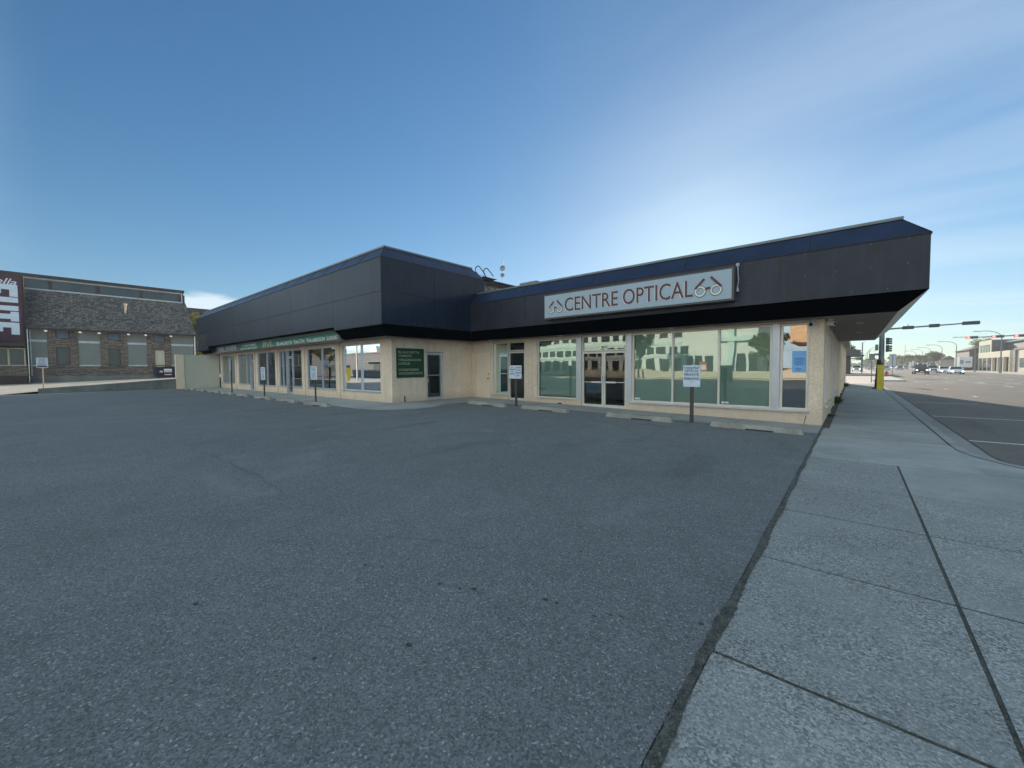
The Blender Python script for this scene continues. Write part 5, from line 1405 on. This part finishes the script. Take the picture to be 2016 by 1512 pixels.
mb = MB(); mb.cyl((1.55, 139, 0), (1.55, 139, 7.6), .22, .12, 10); mb.build('pole', 'pole', t)
mb = MB(); mb.cyl((1.55, 139, 3.3), (-.5, 139, 3.1), .12, .08, 8); mb.cyl((1.55, 139, 7.4), (2.2, 138, 7.9), .06, .05, 8); mb.build('mast_arm', 'pole', t)

# street lamps with curved arms
def lamp_root():
    t = thing('street_lamp', '', 'street lamp', (0, 0, 0))
    mb = MB(); mb.cyl((0, 0, 0), (0, 0, 6.9), .12, .08, 10); mb.cyl((0, 0, 0), (0, 0, .5), .2, .17, 10); mb.build('pole', 'pole', t, local=True)
    mb = MB(); pts = [(0, 0, 6.9)]
    for k in range(1, 9):
        a = k / 8 * math.pi / 2; pts.append((-2.2 * (1 - math.cos(a)), 0, 6.9 + 1.35 * math.sin(a)))
    pts.append((-2.9, 0, 8.25)); mb.tube(pts, .06, 8); mb.build('arm', 'pole', t, local=True)
    mb = MB(); mb.box(-3.7, -2.85, -.14, .14, 8.18, 8.32); mb.build('lamp_head', 'pole', t, local=True)
    return t
lr = lamp_root()
ordn = ['nearest', 'second', 'third', 'fourth', 'fifth', 'sixth', 'seventh']
for i, y in enumerate((120.6, 142.5, 165.5, 189.5, 215, 238, 263)):
    o = lr if i == 0 else dup(lr, (0, 0, 0))
    o.location = (21.6, y, 0); o['label'] = 'curved street lamp right of the road, %s of the receding row' % ordn[i]; o['group'] = 'street lamps along the right sidewalk'
for i, y in enumerate((190, 218, 246)):
    o = dup(lr, (4.0 , y, 0), math.pi); o['label'] = 'curved street lamp left of the road, %s of three' % ordn[i]; o['group'] = 'street lamps along the left sidewalk'

# ================================================================ CARS
def make_car(name, label, cat, paint, kind='sedan', lights=True):
    t = thing(name, label, cat)
    D = dict(sedan=(4.6, 1.82, 1.46, .95), suv=(4.7, 1.92, 1.75, 1.08), pickup=(5.6, 2.02, 1.92, 1.20))[kind]
    L, W, H, BH = D; hl, hw = L / 2, W / 2; gc = .22 if kind == 'sedan' else .30
    mb = MB()
    hood = BH * (.80 if kind == 'sedan' else .93)
    # lofted lower body: (y, half width, z low, z high)
    if kind == 'sedan': secs = [(-hl, .78, gc + .12, hood * .72), (-hl + .12, .93, gc, hood * .86), (-hl + .5, 1, gc, hood * .95), (-hl + 1.15, 1, gc, hood * 1.04), (-hl + 1.5, 1, gc, BH), (hl - 1.0, 1, gc, BH + .02), (hl - .3, .97, gc, BH * .98), (hl, .86, gc + .12, BH * .86)]
    else: secs = [(-hl, .88, gc + .08, hood * .90), (-hl + .10, .97, gc, hood * .97), (-hl + .4, 1, gc, hood), (-hl + 1.2, 1, gc, BH), (0, 1, gc, BH), (hl - .9, 1, gc, BH), (hl - .15, .98, gc, BH), (hl, .92, gc + .1, BH * .95)]
    rows = []
    for (y, q, zl, zh) in secs:
        w_ = hw * q; rows.append(mb._a([(-w_ * .90, y, zl), (-w_, y, zl + .14), (-w_, y, zl + (zh - zl) * .62), (-w_ * .93, y, zh - .05), (-w_ * .80, y, zh), (0, y, zh + .02), (w_ * .80, y, zh), (w_ * .93, y, zh - .05), (w_, y, zl + (zh - zl) * .62), (w_, y, zl + .14), (w_ * .90, y, zl)]))
    K = 11
    for a, b in zip(rows, rows[1:]):
        for i in range(K):
            j = (i + 1) % K; mb.f.append((a + i, a + j, b + j, b + i))
    mb.f.append(tuple(rows[0] + i for i in range(K))); mb.f.append(tuple(rows[-1] + i for i in reversed(range(K))))
    # cabin roof and pillars as a shell
    if kind == 'sedan': cb = (-.75, 1.75); ct = (-.05, 1.05)
    elif kind == 'suv': cb = (-.85, 2.15); ct = (-.25, 1.95)
    else: cb = (-1.1, .95); ct = (-.55, .8)
    wt = hw * .74; wb = hw * .92; z0 = BH - .02
    mb.hull8([(-wt, ct[0], H - .06), (wt, ct[0], H - .06), (wt, ct[1], H - .06), (-wt, ct[1], H - .06)], [(-wt * .9, ct[0] + .12, H), (wt * .9, ct[0] + .12, H), (wt * .9, ct[1] - .12, H), (-wt * .9, ct[1] - .12, H)])
    for (a, b) in (((-wb, cb[0]), (-wt, ct[0])), ((wb, cb[0]), (wt, ct[0])), ((-wb, cb[1]), (-wt, ct[1])), ((wb, cb[1]), (wt, ct[1])), ((-wb, (cb[0] + cb[1]) / 2 + .1), (-wt, (ct[0] + ct[1]) / 2 + .05)), ((wb, (cb[0] + cb[1]) / 2 + .1), (wt, (ct[0] + ct[1]) / 2 + .05))):
        mb.cyl((a[0], a[1], z0), (b[0], b[1], H - .04), .045, .04, 6)
    if kind == 'pickup':
        mb.box(-hw * .98, -hw * .88, 1.0, hl - .05, BH - .1, BH + .12); mb.box(hw * .88, hw * .98, 1.0, hl - .05, BH - .1, BH + .12); mb.box(-hw * .9, hw * .9, hl - .12, hl - .04, BH - .1, BH + .12)
    mb.build('body', paint, t, local=True)
    mb = MB(); k = .985
    mb.hull8([(-wb * k, cb[0] + .02, z0), (wb * k, cb[0] + .02, z0), (wb * k, cb[1] - .02, z0), (-wb * k, cb[1] - .02, z0)], [(-wt * k, ct[0] + .02, H - .055), (wt * k, ct[0] + .02, H - .055), (wt * k, ct[1] - .02, H - .055), (-wt * k, ct[1] - .02, H - .055)])
    mb.build('windows', 'carglass', t, local=True)
    for sx_ in (-1, 1):
        for y in (-hl + .9, hl - .95):
            r = .33 if kind == 'sedan' else .40
            mb = MB(); mb.cyl((sx_ * (hw - .22), y, r), (sx_ * (hw + .015), y, r), r, r, 20); f = mb.build('wheel', 'rubber', t, local=True)
            mb = MB(); mb.cyl((sx_ * (hw + .016), y, r), (sx_ * (hw + .022), y, r), r * .6, r * .55, 14); mb.build('rim', 'post2', f, local=True)
    mb = MB(); gz0 = hood * .45
    mb.box(-hw * .50, hw * .50, -hl - .02, -hl + .05, gz0 - .02, hood * (.68 if kind == 'sedan' else .86)); mb.box(-hw * .75, hw * .75, -hl - .015, -hl + .05, gc + .10, gz0 - .06); mb.build('grille', 'lens', t, local=True)
    for sx_ in (-1, 1):
        mb = MB(); zz = hood * .70; mb.sphere((sx_ * hw * .68, -hl + .03, zz), .14, 10, 6, (1.3, .5, .6)); mb.build('headlight', 'head' if lights else 'camwhite', t, local=True)
        mb = MB(); mb.box(sx_ * (hw + .02) - .09, sx_ * (hw + .02) + .09, cb[0] + .15, cb[0] + .27, BH + .02, BH + .16); mb.build('mirror', paint, t, local=True)
    mb = MB(); mb.box(-.26, .26, -hl - .03, -hl - .021, gc + .18, gc + .30); mb.build('licence_plate', 'white', t, local=True)
    return t
c = make_car('pickup_truck', 'dark olive pickup truck with headlights on, nearest oncoming vehicle', 'pickup truck', 'cardark', 'pickup'); c.location = (9.9, 112, -.12); c.rotation_euler = (0, 0, R(0))
c = make_car('parked_car', 'white sedan with blue sheen, rightmost of the oncoming cars', 'car', 'carwhite', 'sedan'); c.location = (14.6, 112, -.12)
car_a = c
c = dup(car_a, (14.7, 125, -.12), 0, 'second white car just behind the rightmost white sedan')
c = make_car('white_van', 'white sport utility vehicle behind and right of the olive pickup', 'car', 'carwhite', 'suv'); c.location = (13.6, 132, -.12)
suv = c
sil = make_car('parked_car', 'silver sedan in the distant traffic beyond the hydrant', 'car', 'carsilver', 'sedan', False); sil.location = (9.0, 205, -.12)
blu = make_car('parked_car', 'dark blue sedan in the distant traffic left of the pickup', 'car', 'carblue', 'sedan', False); blu.location = (13.3, 215, -.12)
van = dup(suv, (.55, 150, -.02), 0, 'white van parked beyond the low canopy shop')
DG = 'distant parked vehicles at the end of the road'
DL = 'tiny pale distant vehicle at the hazy end of the road'
for (src, x, y) in ((suv, 8.6, 240), (sil, 11.0, 250), (suv, 14.5, 270), (sil, 17.0, 245), (suv, 18.5, 300), (sil, 6.4, 260), (sil, 7.4, 300), (suv, 10.6, 320), (sil, 13.0, 330), (suv, 16.2, 340)):
    dup(src, (x, y, -.12), 0, DL, DG)

# ================================================================ FAR BUILDINGS AND TREES ON THE RIGHT
t = thing('beige_office_building', 'beige two storey office with its shaded side wall coloured dark right of the road', 'building', (31, 166, 0))
mb = MB(); mb.box(26.9, 40, 159.5, 173, 0, 8.1); mb.build('wall', 'beige', t)
mb = MB(); mb.box(26.95, 40, 159.2, 159.49, 0, 8.0); mb.build('shaded_side', 'darkclad', t)  # dark sheet stands in for shade on the side away from the sun
for k in range(4):
    mb = MB(); mb.box(26.82, 26.89, 161 + k * 2.9, 163.2 + k * 2.9, 4.9, 6.9); mb.build('window', 'winrow', t)
t = thing('arcade_shops', 'low beige arcade of shops with dark openings in front of the office', 'building', (28, 152, 0))
mb = MB(); mb.box(26.7, 45, 142, 159.1, 3.4, 4.9); mb.box(26.7, 26.88, 159.1, 172, 3.4, 4.9); mb.box(29.5, 45, 142, 159.1, 4.9, 7.2)
for y in (142, 147, 152, 157, 162, 167, 171.4): mb.box(26.7, 27.2 if y < 159 else 26.89, y, y + .6, 0, 3.4)
mb.box(29.2, 45, 142, 159.1, 0, 3.39)
mb.build('wall', 'beige', t)
mb = MB(); mb.box(29.10, 29.19, 142.5, 159, 0, 3.3); mb.box(26.80, 26.89, 159.6, 171.3, 0, 3.35); mb.build('shop_glass', 'winrow', t)
mb = MB(); mb.box(28.9, 46, 141.6, 159.15, 7.2, 7.5); mb.build('roof', 'poster', t)
mb = MB(); mb.box(29.42, 29.49, 142.3, 159, 4.95, 7.1); mb.build('upper_dark_wall', 'darkclad', t)
t = thing('corner_shop', 'cream single storey building at the right picture edge', 'building', (29, 134, 0))
mb = MB(); mb.box(27.2, 42, 118, 140.5, 0, 4.9); mb.build('wall', 'beige', t)
mb = MB(); mb.box(27.0, 42.2, 117.8, 140.7, 4.9, 5.3); mb.box(26.9, 27.19, 139, 140.8, 0, 4.89); build_each(mb, 'trim', 'retain', t)
mb = MB(); mb.box(27.12, 27.19, 120, 137, 1.0, 3.0); mb.build('window', 'winrow', t)
t = thing('dark_house', 'dark brown low building with pitched roof left of the beige office', 'building', (30, 200, 0))
mb = MB(); mb.box(27.0, 40, 186, 208, 0, 6.2); mb.build('wall', 'darkclad', t)
mb = MB(); mb.hull8([(26.5, 185.5, 6.2), (40.5, 185.5, 6.2), (40.5, 208.5, 6.2), (26.5, 208.5, 6.2)], [(30.5, 187, 7.8), (36.5, 187, 7.8), (36.5, 207, 7.8), (30.5, 207, 7.8)]); mb.build('roof', 'brown', t)
mb = MB(); mb.box(26.92, 26.99, 188, 205, 1, 3.2); mb.build('window', 'trimw', t)
t = thing('white_trailer', 'white box trailer with dark lettering blocks parked by the dark low building', 'trailer', (24.5, 178, 0))
mb = MB(); mb.box(23.4, 25.9, 174, 182, .9, 4.0); mb.build('box', 'carwhite', t)
mb = MB()
for y in (176, 180): mb.cyl((23.3, y, .45), (26.0, y, .45), .45, .45, 14)
build_each(mb, 'wheel', 'rubber', t)
mb = MB(); mb.box(23.5, 24.2, 173.96, 173.99, 1.9, 3.1); mb.box(24.5, 25.6, 173.96, 173.99, 2.2, 2.7); mb.build('panel', 'post2', t)
t = thing('tan_hut', 'small tan gabled building beyond the trailer', 'building', (27, 222, 0))
mb = MB(); mb.box(24.8, 28.5, 218, 230, 0, 3.7); mb.build('wall', 'tanbrick', t)
mb = MB(); mb.hull8([(24.5, 217.6, 3.7), (28.8, 217.6, 3.7), (28.8, 230.4, 3.7), (24.5, 230.4, 3.7)], [(26.5, 218, 5.0), (26.8, 218, 5.0), (26.8, 230, 5.0), (26.5, 230, 5.0)]); mb.build('roof', 'brown', t)
for (x, y, w_, d_, h, mm, nm, lb) in ((23.5, 260, 6, 20, 3.6, 'panelw', 'white_shed', 'long low white shed behind the white cars'), (24, 300, 8, 25, 4.6, 'greyclad', 'grey_warehouse', 'grey low warehouse behind the trees right of the road'), (-14, 300, 10, 20, 5, 'panelw', 'pale_warehouse', 'pale warehouse at the end of the road left of the bollard')):
    t = thing(nm, lb, 'building', (x, y, 0))
    mb = MB(); mb.box(x, x + w_, y, y + d_, 0, h); mb.build('wall', mm, t)
    mb = MB(); mb.box(x - .3, x + w_ + .3, y - .3, y + d_ + .3, h, h + .3); mb.build('roof', 'cap', t)
    mb = MB()
    for k in range(5): mb.box(x + .6 + k * (w_ - 1) / 5, x + .6 + k * (w_ - 1) / 5 + .7, y - .05, y - .01, 1, 2.4)
    build_each(mb, 'window', 'winrow', t)
t = thing('radio_mast', 'thin tall radio mast on the horizon above the road', 'mast', (20.6, 300, 0))
mb = MB(); mb.cyl((20.6, 300, 0), (20.6, 300, 12.6), .12, .07, 6); mb.build('mast', 'pole', t)

TG = 'street trees along the right side'
ta = make_tree((30.5, 182, 0), 9.6, 3.8, 2600, 'leafy', 'broad sparse yellowish tree rising above the beige office', seed=11, ls=.22, name='street_tree', group=TG)
tb = make_tree((26, 236, 0), 7.2, 3.6, 2200, 'leafy', 'bright yellow-green tree between the tan hut and the dark low building', seed=12, ls=.24, name='street_tree', group=TG)
tcx = make_tree((22.3, 252, 0), 6.2, 3.0, 1800, 'leaf', 'rounded green tree above the rightmost white sedan', seed=13, ls=.24, name='street_tree', group=TG)
for (src, x, y, rz, sc_, lb) in ((ta, 45, 168, 1.2, 1.05, 'sparse tree at the right picture edge above the roofs'), (tcx, 23.5, 228, 2, 1.05, 'green tree left of the tan hut'), (tcx, 20.0, 275, 1, 1.1, 'green tree behind the white sport utility vehicle'), (tb, 19.6, 300, 3, .95, 'yellow-green tree behind the olive pickup'), (tcx, 18.6, 325, 4, 1.15, 'tree left of the radio mast above the pickup'),
                                  (ta, 22.0, 355, 2, .85, 'spreading tree right of the radio mast'), (tb, 12.2, 360, 2, .9, 'hazy tree right of the tall grey road sign'), (tcx, 9.4, 380, 5, 1.1, 'hazy tree behind the tall grey road sign'), (ta, 5.0, 370, 1, .7, 'hazy tree just right of the yellow bollard')):
    dup(src, (x, y, 0), rz, lb, scale=sc_)
make_tree((-.9, 122, 0), 7.2, 2.5, 2600, 'leafd', 'dark leafy tree behind the low canopy shop', seed=21, ls=.18)
# distant horizon wood
mb = MB(); rr = random.Random(5)
for i in range(9000):
    x = rr.uniform(-260, 420); y = 560 + rr.uniform(-30, 30); hh = 3.2 + 2.4 * math.sin(x * .05) * math.sin(x * .021 + 1) + rr.uniform(-1, 1); z = rr.uniform(0, max(2, hh))
    a = Vector((rr.gauss(0, 1), rr.gauss(0, .5), rr.gauss(0, 1))).normalized() * rr.uniform(.6, 1.5); b = a.cross(Vector((0, 1, 0))).normalized() * rr.uniform(.5, 1.2)
    c = Vector((x, y, z)); mb.poly([c - a, c - b, c + a, c + b])
o = mb.build('distant_wood', 'leafd'); tagp(o, 'far-off wood and hedges along the horizon', 'wood', kind='stuff')

# ================================================================ ACROSS THE STREETS BEHIND (seen in the glass)
t = thing('office_block', 'pale three storey office block with teal bands, mirrored in the long blinds window', 'building', (-28, -52, 0))
mb = MB(); mb.box(-60, -12, -62, -48, 0, 12.5); mb.build('wall', 'panelw', t)
for k, (z0, z1) in enumerate(((.8, 3.1), (4.0, 5.4), (6.9, 8.6), (9.8, 11.4))):
    x = -59
    while x < -24:
        mb = MB(); mb.box(x, x + 1.5, -47.98, -47.9, z0, z1); mb.build('window', 'winrow', t); x += 2.05 if k % 2 else 2.4
mb = MB(); mb.box(-60, -24, -47.97, -47.85, 5.7, 6.2); mb.box(-16, -15.2, -47.9, -47.2, 0, 9.5); mb.box(-60, -24, -47.97, -47.85, 3.3, 3.7); mb.box(-18, -12.5, -47.95, -46.9, 5.8, 6.6); mb.build('bands', 'teal', t)
mb = MB()
for x in (-23, -21.4, -19.8, -14.8, -13.2): mb.box(x, x + 1.2, -47.98, -47.9, .4, 3.6)
build_each(mb, 'entrance_glass', 'winrow', t)
mb = MB(); mb.box(-46, -27, -47.4, -47.0, 0, 1.1); mb.build('planter', 'beige', t)
t = thing('corner_tower_sign', 'beige corner block with a green band, mirrored in the narrow right window', 'building', (-3, -50, 0))
mb = MB(); mb.box(-8.2, 6, -60, -46, 0, 1.2); mb.box(-7.4, 6, -60, -45.5, 5.0, 7.8); mb.box(-3, 6, -60, -47, 1.2, 5); mb.build('wall', 'orangec', t)
mb = MB(); mb.box(-7.5, 6.1, -60, -45.3, 7.8, 8.6); mb.build('band', 'sign_green', t)
mb = MB(); mb.box(-40, -3, -38.5, -38.0, 0, 1.0); o = mb.build('low_wall', 'beige'); tagp(o, 'low tan wall across the street, mirrored in the shop glass', 'wall')
t = thing('grey_warehouse', 'long low dark warehouse across the street, mirrored in the left wing', 'building', (-80, -30, 0))
mb = MB(); mb.box(-112, -52, -40, -24, 0, 4.7); mb.build('wall', 'greyclad', t)
mb = MB(); mb.box(-112.2, -51.8, -40.2, -23.7, 4.7, 4.95); mb.box(-74, -56, -24.0, -22.6, 2.9, 3.1); mb.build('roof', 'cap', t)
mb = MB()
for x in (-107, -100, -90, -84, -72, -66, -60): mb.box(x, x + 2.2, -23.98, -23.9, 1.2, 2.6)
mb.build('window', 'winrow', t)
mb = MB(); mb.box(-66, -64.5, -30, -28.5, 4.96, 6.3); mb.box(-80, -78, -30, -28, 4.96, 6.5); mb.build('roof_unit', 'panelw', t)
t = thing('cream_shop_row', 'cream shop row with an orange parapet, mirrored in the left glass doors', 'building', (-135, -28, 0))
mb = MB(); mb.box(-170, -114, -40, -24, 0, 5.4); mb.build('wall', 'panelw', t)
mb = MB(); mb.box(-170, -114, -23.99, -23.7, 5.4, 7.4); mb.box(-170, -114, -40, -24, 5.4, 7.4); mb.build('parapet', 'orangec', t)
mb = MB()
for k in range(9): mb.box(-168 + k * 6, -164.5 + k * 6, -23.98, -23.9, .6, 3.2)
mb.build('window', 'winrow', t)
t = thing('yellow_post', 'yellow bollard in the alley, mirrored in the left wing', 'bollard', (-42.2, -3.3, .3))
mb = MB(); mb.box(-42.4, -42.0, -3.5, -3.1, .2, 1.8); mb.build('sleeve', 'yellow', t)
mb = MB(); mb.cyl((-42.2, -3.3, 1.8), (-42.2, -3.3, 1.98), .2, .12, 12); mb.build('cap', 'rubber', t)
t = thing('utility_pole', 'grey utility pole in the alley, mirrored in the left wing', 'pole', (-41.3, -3.9, .3))
mb = MB(); mb.cyl((-41.3, -3.9, .2), (-41.3, -3.9, 7.5), .09, .07, 10); mb.build('pole', 'post2', t)
make_tree((-49.5, -4.4, .4), 4.6, 1.5, 1800, 'leafy', 'small young tree in the alley, mirrored in the left wing', seed=31, ls=.10)
make_tree((-27, -37, 0), 7.5, 2.6, 2600, 'leaf', 'street tree across the street, mirrored in the shop glass', seed=32, ls=.16)
make_tree((-9.6, -41, 0), 6.5, 2.4, 2600, 'leafy', 'street tree by the corner tower, mirrored in the narrow window', seed=33, ls=.16)
t = thing('street_kiosk', 'red ticket kiosk across the street, mirrored in the blinds window', 'kiosk', (-17.6, -39, 0))
mb = MB(); mb.box(-18.1, -17.1, -39.4, -38.6, 0, 2.4); mb.build('body', 'red', t)
mb = MB(); mb.box(-17.9, -17.3, -38.6, -38.57, 1.2, 1.9); mb.build('panel', 'camwhite', t)
mb = MB(); mb.box(-60, 4, -37.8, -34.0, -.14, .0); struct('opposite_sidewalk', mb, 'walk_pale')

# ================================================================ AIR
HAZE = 0.0008
if HAZE:
    mb = MB(); mb.box(-950, 950, -450, 950, -1.2, 15.0)
    ma = bpy.data.materials.new('haze'); ma.use_nodes = True; t = ma.node_tree; t.nodes.clear()
    o = t.nodes.new('ShaderNodeOutputMaterial'); v = t.nodes.new('ShaderNodeVolumePrincipled')
    v.inputs['Color'].default_value = (0.93, 0.95, 0.96, 1); v.inputs['Density'].default_value = HAZE; v.inputs['Anisotropy'].default_value = 0.2
    t.links.new(v.outputs[0], o.inputs['Volume'])
    ob = mb.build('haze', ma); ob['kind'] = 'stuff'; ob['label'] = 'thin pale morning haze over the street'; ob['category'] = 'haze'
